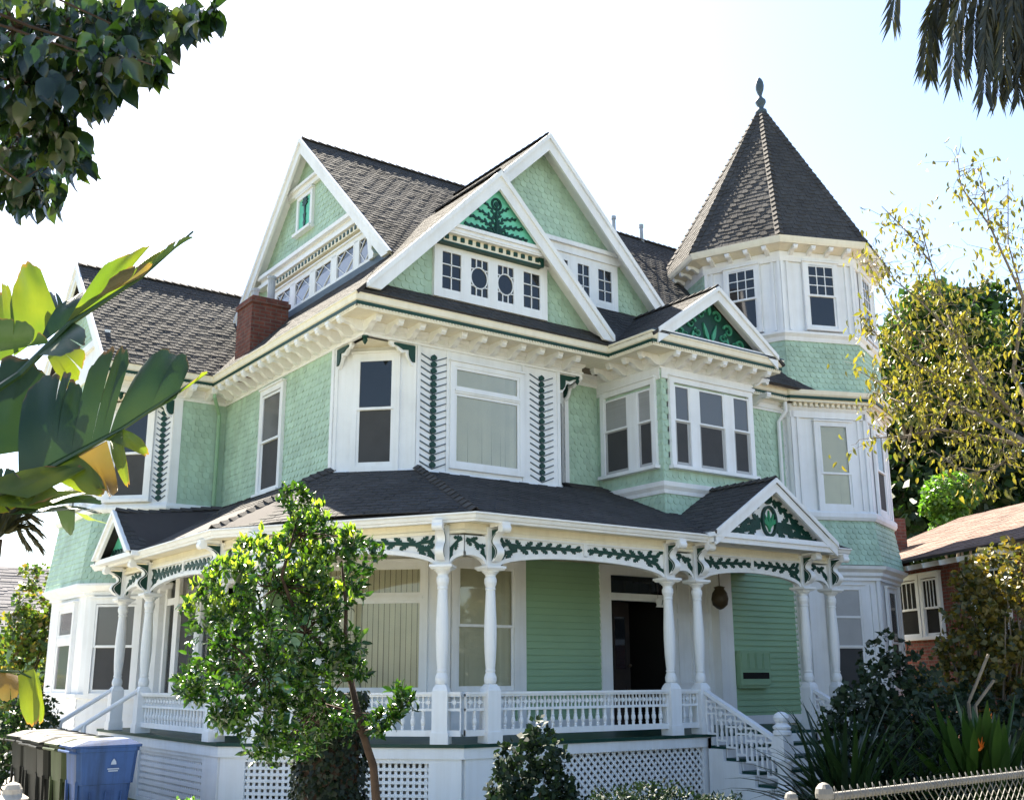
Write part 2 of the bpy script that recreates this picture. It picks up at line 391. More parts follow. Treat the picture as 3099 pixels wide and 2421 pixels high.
def casing(fr, u0, u1, z0, z1, cw=.11, sill=True, head=.12, d=.07, par=None):
    mb = MB(); frame_ring(mb, fr, u0-cw, u1+cw, z0-(.02 if sill else cw), z1+head, cw, 0, d, wb=(.02 if sill else cw))
    # frame_ring head thickness follows cw; add cap
    fbox(mb, fr, u0-cw-.015, u1+cw+.015, z1+head-.002, z1+head+.03, 0, d+.03)
    if sill: fbox(mb, fr, u0-cw-.03, u1+cw+.03, z0-.075, z0-.018, 0, d+.06)
    return mb.build('window', 'white', par or H)
def sash_window(fr, u0, u1, z0, z1, mid=None, blind=None, lower='glass', upper='glass', cw=.11, sill=True, head=.11, d=.07, bars=None, par=None, openb=0.0):
    w = casing(fr, u0, u1, z0, z1, cw, sill, head, d, par)
    mid = mid if mid is not None else (z0+z1)/2
    mb = MB(); frame_ring(mb, fr, u0, u1, mid-.02, z1, .04, .036, .06)
    if bars:
        c, r = bars
        for i in range(1, c): x = u0+.04+(u1-u0-.08)*i/c; fbox(mb, fr, x-.009, x+.009, mid, z1-.03, .036, .056)
        for i in range(1, r): z = mid+.02+(z1-.04-mid-.02)*i/r; fbox(mb, fr, u0+.03, u1-.03, z-.009, z+.009, .036, .055)
    mb.build('upper_sash', 'white', w)
    mb = MB(); frame_ring(mb, fr, u0, u1, z0+openb, mid+.02+openb*0, .045, .018, .035, wb=.06)
    mb.build('lower_sash', 'white', w)
    for nm, a, b, g, dd in (('upper_pane', mid, z1, upper, .040), ('lower_pane', z0+openb, mid, lower, .024)):
        mb = MB(); fbox(mb, fr, u0+.01, u1-.01, a+.01, b-.01, dd-.003 if g != 'clear' else dd, dd+.002); mb.build(nm, g, w)
    if blind:
        mb = MB(); slats(mb, fr, u0, u1, z0, z1, .012, blind == 'blind'); mb.build('blind', blind, w)
        mb = MB(); fbox(mb, fr, u0, u1, z0, z1, .001, .0022); mb.build('dim_room', 'dim', w)
    return w
def casement(fr, u0, u1, z0, z1, pattern, par, glass='glass', fw=.05, lit=None):
    """one glazed light inside a shared casing"""
    mb = MB(); frame_ring(mb, fr, u0, u1, z0, z1, fw, .03, .062)
    a0, a1, b0, b1 = u0+fw, u1-fw, z0+fw, z1-fw; uc = (a0+a1)/2; zc = (b0+b1)/2
    if pattern == 'grid':
        muntin(mb, fr, (uc, b0), (uc, b1)); 
        for k in (1, 2): muntin(mb, fr, (a0, b0+(b1-b0)*k/3), (a1, b0+(b1-b0)*k/3))
    elif pattern == 'oval':
        ru = (a1-a0)/2*.97; rz = (b1-b0)*.29
        pts = [(uc+ru*math.cos(t*math.pi/12), zc+rz*math.sin(t*math.pi/12)) for t in range(24)]
        for i in range(24): muntin(mb, fr, pts[i-1], pts[i], w=.018)
        for k in (1, 2):
            x = a0+(a1-a0)*k/3; dz = rz*math.sqrt(max(0, 1-((x-uc)/ru)**2))
            muntin(mb, fr, (x, b0), (x, zc-dz)); muntin(mb, fr, (x, zc+dz), (x, b1))
        for s in (-1, 1): muntin(mb, fr, (a0, zc+s*rz*.98), (a1, zc+s*rz*.98)) if False else None
        for s in (-1, 1):
            zz = zc+s*rz*.8; dx = ru*math.sqrt(1-.64); muntin(mb, fr, (a0, zz), (uc-dx, zz)); muntin(mb, fr, (uc+dx, zz), (a1, zz))
    elif pattern == 'diamond':
        muntin(mb, fr, (a0, zc), (uc, b1), w=.012); muntin(mb, fr, (uc, b1), (a1, zc), w=.012); muntin(mb, fr, (a0, zc), (uc, b0), w=.012); muntin(mb, fr, (uc, b0), (a1, zc), w=.012)
        muntin(mb, fr, (a0, b1), (a0+(a1-a0)*.28, zc+(b1-b0)*.28), w=.010)
    s = mb.build('sash', 'white', par)
    mb = MB(); fbox(mb, fr, u0+.02, u1-.02, z0+.02, z1-.02, .028, .034); mb.build('pane', glass, par)
    if lit:
        mb = MB(); fpoly(mb, fr, [(u0+.03, z0+.03), (u1-.03, z0+.03), (u1-.03, z0+(z1-z0)*.70), (u0+.03, z0+(z1-z0)*.62)], .034, .0355); mb.build('shade', lit, par)  # slanted pale sheet painted as a reflection over the dark pane

# ---------------------------------------------------------------- carved ornament
def ribbon(mb, fr, pts, w, d0, d1, mi=0, taper=False):
    n = len(pts)
    for i in range(n-1):
        a = np.array(pts[i]); b = np.array(pts[i+1]); t = b-a; l = np.linalg.norm(t)
        if l < 1e-6: continue
        t /= l; k0 = w*(1-.7*i/(n-1)) if taper else w; k1 = w*(1-.7*(i+1)/(n-1)) if taper else w; q = np.array((-t[1], t[0]))
        fpoly(mb, fr, [tuple(a-q*k0/2), tuple(b+t*w*.15-q*k1/2), tuple(b+t*w*.15+q*k1/2), tuple(a+q*k0/2)], d0, d1, mi)
def leafp(mb, fr, c, ang, ln, wd, d0, d1, mi=0, lobes=True):
    sh = [(0, -.10), (.22, -.42), (.30, -.22), (.52, -.46), (.58, -.20), (.80, -.30), (1, 0), (.80, .30), (.58, .20), (.52, .46), (.30, .22), (.22, .42), (0, .10)] if lobes else [(0, -.1), (.35, -.45), (.7, -.3), (1, 0), (.7, .3), (.35, .45), (0, .1)]
    ca, sa = math.cos(ang), math.sin(ang)
    fpoly(mb, fr, [(c[0]+ln*x*ca-wd*y*sa, c[1]+ln*x*sa+wd*y*ca) for x, y in sh], d0, d1, mi)
def running_leaf(mb, fr, pts, size, d0, d1, mi=0, grow=True):
    """acanthus spray: stem through pts, leaves alternating along it"""
    pts = [np.array(p, float) for p in pts]
    seg = [np.linalg.norm(pts[i+1]-pts[i]) for i in range(len(pts)-1)]; tot = sum(seg)
    ribbon(mb, fr, pts, size*.30, d0, d1-.002, mi)
    n = max(3, int(tot/(size*.52))); k = 0
    for i in range(n+1):
        s = tot*i/n; j = 0
        while j < len(seg)-1 and s > seg[j]: s -= seg[j]; j += 1
        t = (pts[j+1]-pts[j])/seg[j]; p = pts[j]+t*min(s, seg[j]); a = math.atan2(t[1], t[0])
        f = 1.0 - (.35*i/n if grow else 0)
        e = d1 + .0008*(i % 3)
        leafp(mb, fr, p, a + (.62 if i % 2 else -.62), size*.92*f, size*.66*f, d0, e, mi)
    leafp(mb, fr, pts[-1], math.atan2(*(pts[-1]-pts[-2])[::-1]), size*.7, size*.5, d0, d1+.003, mi)
def spiral(c, r0, turns, a0, n=16, sgn=1): return [(c[0]+r0*(1-.8*i/n)*math.cos(a0+sgn*turns*2*math.pi*i/n), c[1]+r0*(1-.8*i/n)*math.sin(a0+sgn*turns*2*math.pi*i/n)) for i in range(n+1)]

# ---------------------------------------------------------------- storey walls
def wallpanel(name, mat, fr, poly, d0=-.15, d1=0.0):
    mb = MB(); fpoly(mb, fr, poly, d0, d1); return mb.build(name, mat, H)
def shingled(fr, poly, seed, skip=None, d0=-.15):
    mb = MB(); fpoly(mb, fr, poly, d0, 0.0); wall_scales(mb, fr, poly, d=.001, seed=seed, skip=skip); return mb.build('shingled_wall', 'mint', H)
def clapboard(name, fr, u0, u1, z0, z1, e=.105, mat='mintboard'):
    mb = MB(); fbox(mb, fr, u0, u1, z0, z1, -.15, -.002); z = z0
    while z < z1-.01:
        t = min(z+e, z1)
        mb.add([fr.P(u0,z,.024), fr.P(u1,z,.024), fr.P(u1,t,.002), fr.P(u0,t,.002), fr.P(u0,z,0), fr.P(u1,z,0)], [(0,1,2,3), (4,5,1,0)]); z += e
    return mb.build(name, mat, H)

# first floor, behind the porch
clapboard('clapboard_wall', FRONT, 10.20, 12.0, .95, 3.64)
wallpanel('wall', 'white', FRONT, [(8.80, .95), (10.20, .95), (10.20, 3.64), (8.80, 3.64)])
RIGHT2 = Fr((0, 14.05), (1, 0))
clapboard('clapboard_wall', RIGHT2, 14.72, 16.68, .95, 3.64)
wallpanel('wall', 'white', CHAM1, [(0, 0), (CL1, 0), (CL1, 3.64), (0, 3.64)])
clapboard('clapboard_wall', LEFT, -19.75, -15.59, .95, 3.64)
wallpanel('foundation_wall', 'white', FRONT, [(8.8, 0), (16.7, 0), (16.7, .95), (8.8, .95)])
wallpanel('foundation_wall', 'white', LEFT, [(-19.75, 0), (-15.59, 0), (-15.59, .95), (-19.75, .95)])
clapboard('wall', Fr((5.4, 20.75), (1, -1)), 0, WCL+.0, 0, 1.46, mat='white')
clapboard('wall', WSIDE, -23.25, -20.75, 0, 1.46, mat='white')
clapboard('wall', WING, 6.4, 7.41, 0, 3.64, mat='white')
def board(fr, u0, u1, z0, z1, d0, d1, name='corner_board'):
    mb = MB(); fbox(mb, fr, u0, u1, z0, z1, d0, d1); return mb.build(name, 'white', H)
for a, b in ((8.80, 8.98), (10.24, 10.39), (11.93, 12.13), (14.55, 14.89)): board(FRONT, a, b, .95, 3.62, 0, .045 if a < 14 else .19)
board(FRONT, 12.13, 14.55, 3.52, 3.62, 0, .043, 'door_head'); board(FRONT, 8.98, 12.0, .95, 1.12, .018, .04, 'base_board'); board(RIGHT2, 14.89, 16.65, .95, 1.1, .018, .04, 'base_board')
# doorway: recessed hall, half-open leaf, transom
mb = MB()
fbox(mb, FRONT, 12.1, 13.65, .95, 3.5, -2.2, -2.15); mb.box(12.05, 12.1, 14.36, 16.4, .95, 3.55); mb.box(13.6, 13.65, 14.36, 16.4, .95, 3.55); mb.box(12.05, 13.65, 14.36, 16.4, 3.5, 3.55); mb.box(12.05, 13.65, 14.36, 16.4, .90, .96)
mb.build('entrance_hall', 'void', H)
mb = MB(); fbox(mb, FRONT, 12.13, 13.6, 3.02, 3.14, -.08, .05); fbox(mb, FRONT, 12.13, 13.6, 3.44, 3.52, -.08, .04); fbox(mb, FRONT, 12.13, 12.17, .95, 3.5, -.12, .03); fbox(mb, FRONT, 13.56, 13.62, .95, 3.5, -.12, .045)
mb.build('door_frame', 'white', H)
mb = MB(); fbox(mb, FRONT, 12.17, 13.56, 3.14, 3.44, -.05, -.045); mb.build('transom_pane', 'glass', H)
mb = MB(); DL = Fr((12.18, 14.25), (.96, .28)); fbox(mb, DL, 0, .62, .97, 3.01, -.045, 0); frame_ring(mb, DL, .1, .52, 1.85, 2.8, .045, 0, .014); frame_ring(mb, DL, .1, .52, 1.1, 1.65, .05, 0, .012)
dr = mb.build('door', 'door', H); mb = MB(); fbox(mb, DL, .145, .475, 1.9, 2.76, .001, .004); mb.build('door_pane', 'glass', dr)
mb = MB(); mb.lathe(DL.P(.57, 1.95, .03), [(-.02, .012), (0, .03), (.03, .02)], 10); mb.build('door_knob', 'bronze', dr)
# white panelled leaf to the right of the opening
mb = MB(); fbox(mb, FRONT, 13.62, 14.55, .95, 3.52, -.15, 0)
for a, b in ((13.70, 14.05), (14.12, 14.47)):
    for z0, z1 in ((1.1, 1.55), (1.65, 2.75), (2.85, 3.4)): frame_ring(mb, FRONT, a, b, z0, z1, .035, 0, .018)
mb.build('panelled_side_door', 'white', H)

# second floor
z0f, z1f = 4.55, 6.86
shingled(LEFT, [(-19.75, 4.5), (-15.13, 4.5), (-15.13, z1f), (-19.75, z1f)], 3, skip=lambda u, z: -17.9 < u < -17.05 and 4.85 < z < 6.5)
shingled(WING, [(6.4, 4.5), (7.41, 4.5), (7.41, z1f), (6.4, z1f)], 4)
wallpanel('bay_wall', 'white', CHAM, [(0, 4.5), (CL, 4.5), (CL, z1f), (0, z1f)])
wallpanel('bay_wall', 'white', FRONT, [(8.34, 4.5), (11.15, 4.5), (11.15, z1f), (8.34, z1f)])
RCH = Fr((11.15, 14.2), (1, 1)); wallpanel('bay_wall', 'white', RCH, [(0, 4.5), (.64, 4.5), (.64, z1f), (0, z1f)])
mb = MB(); fbox(mb, RCH, .14, .5, 4.9, 6.3, 0, .012); mb.build('side_pane', 'glass', H)
shingled(RECESS, [(11.6, 4.5), (12.4, 4.5), (12.4, z1f), (11.6, z1f)], 5)
shingled(RIGHT2, [(14.5, 4.5), (16.7, 4.5), (16.7, z1f), (14.5, z1f)], 6)
inbox = lambda u, z: 12.5 < u < 14.55 and 5.1 < z < 6.65
shingled(BOXF, [(12.37, 4.1), (14.58, 4.1), (14.58, z1f), (12.37, z1f)], 7, skip=inbox)
shingled(BOXL, [(-14.7, 4.1), (-13.0, 4.1), (-13.0, z1f), (-14.7, z1f)], 8, skip=lambda u, z: -14.5 < u < -13.1 and 5.1 < z < 6.65)
shingled(BOXR, [(13.0, 4.1), (14.1, 4.1), (14.1, z1f), (13.0, z1f)], 9)
wallpanel('bay_wall', 'white', WCH, [(0, 4.7), (WCL, 4.7), (WCL, z1f), (0, z1f)])
wallpanel('bay_wall', 'white', WSIDE, [(-23.25, 4.7), (-20.75, 4.7), (-20.75, z1f), (-23.25, z1f)])
# wing bay between the floors: flared green band, white below
def flare(mb, path, z0, z1, out, seed):
    for i in range(len(path)-1):
        a = np.array(path[i]); b = np.array(path[i+1]); t = (b-a)/np.linalg.norm(b-a); n = np.array((t[1], -t[0]))
        A = a+n*out - t*out*.41; B = b+n*out + t*out*.41; hh = math.hypot(z1-z0, out)
        ey = np.array((-n[0]*out, -n[1]*out, z1-z0))/hh; nn = np.cross(np.array((t[0], t[1], 0)), ey); w = np.linalg.norm(B-A)
        mb.prism([(A[0],A[1],z0), (B[0],B[1],z0), (b[0],b[1],z1), (a[0],a[1],z1)], -nn*.1)
        cover(mb, (A[0],A[1],z0), (t[0],t[1],0), ey, nn, [(0,0),(w,0),(w-out*.41,hh),(out*.41,hh)], .125, .105, 'scale', seed=seed+i, jit=.25)
mb = MB(); flare(mb, [(5.4, 23.25), (5.4, 20.75), (6.4, 19.75), (7.41, 19.75)], 3.42, 4.7, .14, 20); mb.build('shingled_wall', 'mint', H)
mb = MB()
wpath = [(5.4, 23.25), (5.4, 20.75), (6.4, 19.75), (7.41, 19.75)]
sweep(mb, wpath, [(-.1, 3.22), (.05, 3.22), (.05, 3.28), (.12, 3.30), (.20, 3.38), (.20, 3.42), (-.1, 3.42)]); sweep(mb, wpath, [(-.1, 4.7), (.05, 4.7), (.09, 4.76), (.09, 4.80), (.04, 4.86), (-.1, 4.86)])
sweep(mb, wpath, [(-.1, 1.44), (.06, 1.44), (.06, 1.50), (-.1, 1.52)])
mb.build('band_moulding', 'white', H)
wallpanel('bay_wall', 'white', WCH, [(0, 1.44), (WCL, 1.44), (WCL, 3.3), (0, 3.3)]); wallpanel('bay_wall', 'white', WSIDE, [(-23.25, 1.44), (-20.75, 1.44), (-20.75, 3.3), (-23.25, 3.3)])

# boards and mouldings of the front bay
mb = MB()
sweep(mb, [(7.41, 15.13), (8.34, 14.2), (11.15, 14.2), (11.6, 14.65)], [(-.05, 4.72), (.03, 4.72), (.06, 4.76), (.06, 4.80), (.03, 4.84), (-.05, 4.84)])
mb.build('band_moulding', 'white', H)
for fr, a, b in ((CHAM, .0, .05), (CHAM, CL-.05, CL), (FRONT, 8.34, 8.40), (FRONT, 11.09, 11.15), (FRONT, 8.88, 8.93), (FRONT, 10.36, 10.41)): board(fr, a, b, 4.84, 6.8, 0, .022)
board(LEFT, -15.22, -15.13, 4.5, 6.8, 0, .03); board(WING, 6.4, 6.56, 4.86, 6.8, 0, .03); board(RECESS, 11.6, 11.68, 4.5, 6.8, 0, .03)
sash_window(CHAM, .38, .97, 4.90, 6.60, mid=5.80, cw=.09, sill=False, head=.09, d=.055, lower='screen')
sash_window(LEFT, -17.86, -17.08, 4.86, 6.58, mid=5.75, cw=.10, sill=True, head=.12, lower='screen', upper='glassgrey')
# picture window with transom and ivory blinds
def picture(fr, u0, u1, z0, z1, zm, cw=.08, blind='blind'):
    w = casing(fr, u0, u1, z0, z1, cw, False, cw, .06)
    mb = MB(); frame_ring(mb, fr, u0, u1, z0, zm-.035, .045, .02, .045); frame_ring(mb, fr, u0, u1, zm+.035, z1, .045, .02, .045); fbox(mb, fr, u0, u1, zm-.037, zm+.037, .02, .065); fbox(mb, fr, u0, u1, zm-.01, zm+.02, .06, .08)
    mb.build('sash', 'white', w)
    mb = MB(); fbox(mb, fr, u0+.02, u1-.02, z0+.02, z1-.02, .026, .028); mb.build('pane', 'clear', w)
    mb = MB(); slats(mb, fr, u0, u1, z0, z1, .012, True, .085); mb.build('blind', blind, w)
    mb = MB(); fbox(mb, fr, u0, u1, z0, z1, .001, .0022); mb.build('dim_room', 'dim', w)
picture(FRONT, 9.01, 10.28, 4.99, 6.56, 6.165)
picture(CHAM1, .18, CL1-.24, 1.58, 3.40, 2.93, blind='blind')
sash_window(FRONT, 9.10, 10.15, 1.58, 3.42, mid=2.53, blind='blind', lower='clear', upper='clear', cw=.1, sill=False, head=.1)
# wing windows
sash_window(WCH, .30, .98, 4.96, 6.62, mid=5.8, cw=.1, lower='screen', sill=True)
sash_window(WCH, .24, 1.02, 1.52, 3.05, mid=2.32, cw=.1, lower='screen', upper='glassgrey', sill=False)
w = casing(WSIDE, -22.35, -21.35, 1.52, 3.02, .1, False, .1)
mb = MB(); frame_ring(mb, WSIDE, -22.35, -21.35, 1.52, 2.42, .06, .02, .05); frame_ring(mb, WSIDE, -22.35, -21.35, 2.5, 3.02, .06, .02, .05); fbox(mb, WSIDE, -22.35, -21.35, 2.41, 2.51, .02, .06); mb.build('sash', 'white', w)
mb = MB(); fbox(mb, WSIDE, -22.33, -21.37, 1.54, 3.0, .02, .03); mb.build('pane', 'glassgrey', w)
sash_window(WSIDE, -22.35, -21.5, 4.96, 6.62, cw=.1)
# glazed screen on the side porch
GS = Fr((6.55, 0), (0, -1)); mb = MB()
for a, b in ((-19.75, -19.62), (-19.22, -19.0), (-18.15, -17.9), (-16.9, -16.75)): fbox(mb, GS, a, b, .95, 3.6, -.06, .06)
for a, b in ((.95, 1.5), (3.05, 3.17), (3.5, 3.6)): fbox(mb, GS, -19.75, -16.75, a, b, -.05, .05)
gs = mb.build('glazed_screen', 'white', H)
for a_, b_ in ((-19.65, -19.2), (-17.92, -16.88)): mb = MB(); fbox(mb, GS, a_, b_, 1.48, 3.52, -.005, .0); mb.build('pane', 'clear', gs)
mb = MB(); fbox(mb, GS, -19.02, -18.12, 1.5, 3.06, -.01, 0); mb.build('dark_pane', 'screen', gs); mb = MB(); fbox(mb, GS, -19.02, -18.12, 3.16, 3.5, -.01, 0); mb.build('transom_pane', 'glassgrey', gs)

# box bay windows
w = casing(BOXF, 12.62, 14.44, 5.18, 6.55, .10, True, .14, .06)
for a_, b_ in ((12.98, 13.19), (13.81, 14.03)): mb = MB(); fbox(mb, BOXF, a_, b_, 5.18, 6.55, 0, .058); mb.build('mullion', 'white', w)
board(BOXF, 12.375, 14.575, 6.64, 6.80, 0, .03, 'window_head'); board(BOXL, -14.64, -13.005, 6.62, 6.80, 0, .03, 'window_head')
for a, b in ((12.62, 12.98), (13.19, 13.81), (14.03, 14.44)):
    mb = MB(); frame_ring(mb, BOXF, a, b, 5.93, 6.55, .03, .03, .052); mb.build('upper_sash', 'white', w)
    mb = MB(); fbox(mb, BOXF, a+.02, b-.02, 5.95, 6.53, .026, .036); mb.build('upper_pane', 'glassgrey', w)
    mb = MB(); frame_ring(mb, BOXF, a, b, 5.18, 5.96, .055, .012, .028); mb.build('lower_sash', 'shade', w)
    mb = MB(); fbox(mb, BOXF, a+.03, b-.03, 5.21, 5.93, .01, .02); mb.build('lower_pane', 'screen', w)
w = casing(BOXL, -14.42, -13.20, 5.18, 6.50, .10, True, .16, .06)
mb = MB(); fbox(mb, BOXL, -13.80, -13.55, 5.18, 6.50, 0, .058); mb.build('mullion', 'white', w)
for a, b in ((-14.42, -13.80), (-13.55, -13.20)):
    mb = MB(); frame_ring(mb, BOXL, a, b, 5.93, 6.5, .03, .03, .052); mb.build('upper_sash', 'white', w)
    mb = MB(); slats(mb, BOXL, a+.02, b-.02, 5.93, 6.48, .026, False); mb.build('blind', 'shade', w)
    mb = MB(); frame_ring(mb, BOXL, a, b, 5.18, 5.96, .05, .012, .028); mb.build('lower_sash', 'shade', w)
    mb = MB(); fbox(mb, BOXL, a+.03, b-.03, 5.2, 5.93, .01, .02); mb.build('lower_pane', 'screen', w)
mb = MB(); sweep(mb, [(12.37, 14.65), (12.37, 13.0), (14.58, 13.0), (14.58, 14.65)], [(-.02, 4.68), (.03, 4.68), (.04, 4.74), (.08, 4.80), (.09, 4.87), (-.02, 4.90)]); mb.build('band_moulding', 'white', H)

# ---------------------------------------------------------------- eaves of the second floor
EAVE = [(4.95, 19.3), (6.95, 19.3), (6.95, 13.6), (11.75, 13.6), (11.75, 12.5), (14.88, 12.5), (14.88, 13.75), (16.75, 13.75)]
WALLP = [(5.4, 19.75), (7.41, 19.75), (7.41, 14.2), (11.6, 14.2), (11.6, 14.65), (12.37, 14.65), (12.37, 13.0), (14.58, 13.0), (14.58, 14.05), (16.6, 14.05)]
def along(path, step, inset=.0):
    """points spaced along each side of a plan path with outward normal"""
    for i in range(len(path)-1):
        a = np.array(path[i], float); b = np.array(path[i+1], float); l = np.linalg.norm(b-a); t = (b-a)/l; n = np.array((t[1], -t[0]))
        k = max(1, int(round((l-2*inset)/step)))
        for j in range(k+1): yield a+t*(inset+(l-2*inset)*j/k), t, n
mb = MB(); sweep(mb, EAVE, [(-.12, 7.0), (-.03, 7.0), (-.03, 7.10), (0, 7.125), (.012, 7.20), (.03, 7.215), (.03, 7.235), (-.12, 7.235)])
for p, t, n in along(EAVE, .055, .03):
    c = p - n*.03; mb.prism([(c[0]-t[0]*.016, c[1]-t[1]*.016, 7.022), (c[0]+t[0]*.016, c[1]+t[1]*.016, 7.022), (c[0]+t[0]*.016, c[1]+t[1]*.016, 7.05), (c[0]-t[0]*.016, c[1]-t[1]*.016, 7.05)], (n[0]*.016, n[1]*.016, 0))
mb.build('cornice', 'cream', H)
mb = MB(); sweep(mb, EAVE, [(-.029, 7.05), (-.008, 7.05), (-.004, 7.098), (-.029, 7.098)]); mb.build('cornice_trim', 'dark', H)
mb = MB(); sweep(mb, EAVE, [(-.66, 7.012), (-.122, 7.012), (-.122, 7.03), (-.66, 7.03)]); mb.box(14.6, 17.0, 13.86, 14.05, 7.013, 7.029); mb.build('soffit', 'cream', H)
mb = MB(); sweep(mb, WALLP, [(-.1, 6.80), (.03, 6.80), (.03, 6.835), (.05, 6.85), (.05, 6.875), (.03, 6.89), (.03, 6.94), (.06, 6.96), (.08, 7.0), (.08, 7.01), (-.1, 7.01)])
mb.build('frieze', 'white', H)
for q_ in ([(7.44, 15.1, 6.80), (7.44, 14.23, 6.80), (8.31, 14.23, 6.80)], [(11.17, 14.23, 6.80), (11.57, 14.23, 6.80), (11.57, 14.63, 6.80)], [(6.37, 19.78, 6.80), (5.43, 19.78, 6.80), (5.43, 20.72, 6.80)]):
    mb = MB(); mb.prism(q_, (0, 0, .03)); mb.build('overhang_soffit', 'cream', H)
# modillion brackets, one mesh copied along the eaves
mb = MB(); prof = [(0, 0), (.40, 0), (.42, -.03), (.42, -.07), (.38, -.105), (.34, -.09), (.33, -.065), (.22, -.09), (.14, -.15), (.08, -.17), (0, -.17)]
mb.prism([(-.045, -o, z) for o, z in prof], (.09, 0, 0)); mb.prism([(-.055, -o, z) for o, z in ((.36, .005), (.43, .005), (.43, -.035), (.36, -.035))], (.11, 0, 0))
proto = mb.build('cornice_bracket', 'white', H, local=True); first = True
def put(src, first, loc, rz):
    w = HB
    if first: src.location = (loc[0]-w[0], loc[1]-w[1], loc[2]-w[2]); src.rotation_euler = (0, 0, rz); return src
    return inst(src, H, loc, rz)
for i, (p, t, n) in enumerate(along(WALLP, .37, .0)):
    seg_ok = True
    if p[0] < 5.5 and p[1] > 19: continue
    if 11.45 < p[0] < 12.3 and p[1] > 14.1: continue
    if p[0] > 14.5 and p[1] > 13.05: continue
    put(proto, first, (p[0]+n[0]*.03, p[1]+n[1]*.03, 7.012), math.atan2(n[1], n[0])+math.pi/2); first = False
for x in (15.3, 15.75): put(proto, False, (x, 14.02, 7.012), 0)
# scrolled corner brackets and drops under the square overhang
def corner_bracket(fr, u, sgn, name='scroll_bracket'):
    """u = wall end of the bracket, sgn = direction it reaches, hung under z = 6.80"""
    sh = [(0, 0), (.50, 0), (.50, -.05), (.44, -.09), (.38, -.07), (.34, -.12), (.28, -.16), (.22, -.14), (.18, -.19), (.16, -.25), (.10, -.33), (.03, -.35), (0, -.32)]
    mb = MB(); fpoly(mb, fr, [(u+sgn*a, 6.80+b) for a, b in (sh if sgn > 0 else sh[::-1])], -.05, .0)
    o = mb.build(name, 'white', H)
    sh2 = [(.02, -.02), (.42, -.02), (.42, -.05), (.34, -.07), (.26, -.11), (.16, -.10), (.16, -.17), (.14, -.23), (.10, -.28), (.05, -.29), (.02, -.26)]
    mb = MB(); fpoly(mb, fr, [(u+sgn*a, 6.80+b) for a, b in (sh2 if sgn > 0 else sh2[::-1])], .001, .022); mb.build('green_inlay', 'dark', o)
corner_bracket(Fr((0, 14.22), (1, 0)), 8.36, -1); corner_bracket(Fr((7.43, 0), (0, -1)), -15.15, 1)
corner_bracket(Fr((0, 14.22), (1, 0)), 11.13, 1); corner_bracket(Fr((11.58, 0), (0, -1)), -14.66, 1)
corner_bracket(Fr((0, 19.77), (1, 0)), 6.42, -1); corner_bracket(Fr((5.42, 0), (0, -1)), -20.77, 1)
for x, y in ((7.44, 14.23), (11.57, 14.23), (5.43, 19.78)):
    mb = MB(); mb.lathe((x, y, 6.66), [(0, .004), (.03, .025), (.07, .045), (.10, .03), (.115, .05), (.14, .05)], 10); mb.build('drop_finial', 'dark', H)
# chevron ornament on the bay panels
def chevrons(fr, uc, z0, z1, n, w=.24):
    mb = MB(); s = (z1-z0)/n
    for i in range(n):
        z = z0+s*(i+.5)
        for sg in (-1, 1):
            a = (uc, z-.055); b = (uc+sg*w, z+.045); t = np.array(b)-np.array(a); t /= np.linalg.norm(t); q = np.array((-t[1], t[0]))*.008
            fpoly(mb, fr, [tuple(a-q), tuple(b-q), tuple(b+q), tuple(a+q)][::sg], .0, .016, 1)
        r = .060; c = z+.006
        fpoly(mb, fr, [(uc+.054*math.cos(k*math.pi/8+math.pi/2), c+.042*math.sin(k*math.pi/8+math.pi/2)*(1.25 if k == 0 else 1)) for k in range(16)], .0, .028, 0)
    mb.build('chevron_ornament', ['dark', 'slate'], H)
chevrons(FRONT, 8.64, 4.87, 6.69, 17); chevrons(FRONT, 10.76, 4.87, 6.69, 17)
chevrons(WCH, 1.24, 4.9, 6.7, 17, w=.13)
# ================================================================== roofs and gables
def roofpart(faces, seed, name='roof', t=.007, **k):
    k['t'] = t; k.setdefault('kind', 'three'); k.setdefault('w', .15); k.setdefault('e', .12)
    mb = MB()
    for i, f in enumerate(faces): roof_face(mb, f, seed=seed*13+i, **k)
    return mb.build(name, ['roof', 'roofbase'], H)
Z1 = lambda x: 7.25 + 1.02*(x-6.95)            # left-hand slope (rises with x)
ZF = lambda y: 7.25 + 1.03*(y-13.6)            # front slope (rises with y)
# left slope under the left gable
roofpart([[(6.93, 13.55, Z1(6.93)), (8.35, 13.55, Z1(8.35)), (8.35, 20.7, Z1(8.35)), (6.93, 19.2, Z1(6.93))]], 1, t=.004)
# front gable: left slope reaches the eave, right slope dies at the eave too
roofpart([[(8.34, 13.5, Z1(8.34)), (9.44, 13.5, Z1(9.44)), (9.44, 16.4, Z1(9.44)), (8.34, 16.4, Z1(8.34))],
          [(9.44, 13.5, Z1(9.44)), (11.80, 13.5, 7.36), (11.80, 16.2, 7.36), (9.44, 16.2, Z1(9.44))]], 2, t=.004)
# second gable behind it
ZL2 = lambda x: 7.20 + .99*(x-6.95); XA = 11.14; ZA = ZL2(XA)
roofpart([[(9.2, 14.4, ZL2(9.2)), (XA, 14.4, ZA), (XA, 18.0, ZA), (8.3, 18.0, ZL2(8.3)), (8.3, 15.0, ZL2(8.3))],
          [(XA, 14.4, ZA), (13.95, 14.4, ZA-1.03*(13.95-XA)), (13.95, 18.0, ZA-1.03*(13.95-XA)), (XA, 18.0, ZA)]], 3, t=.004)
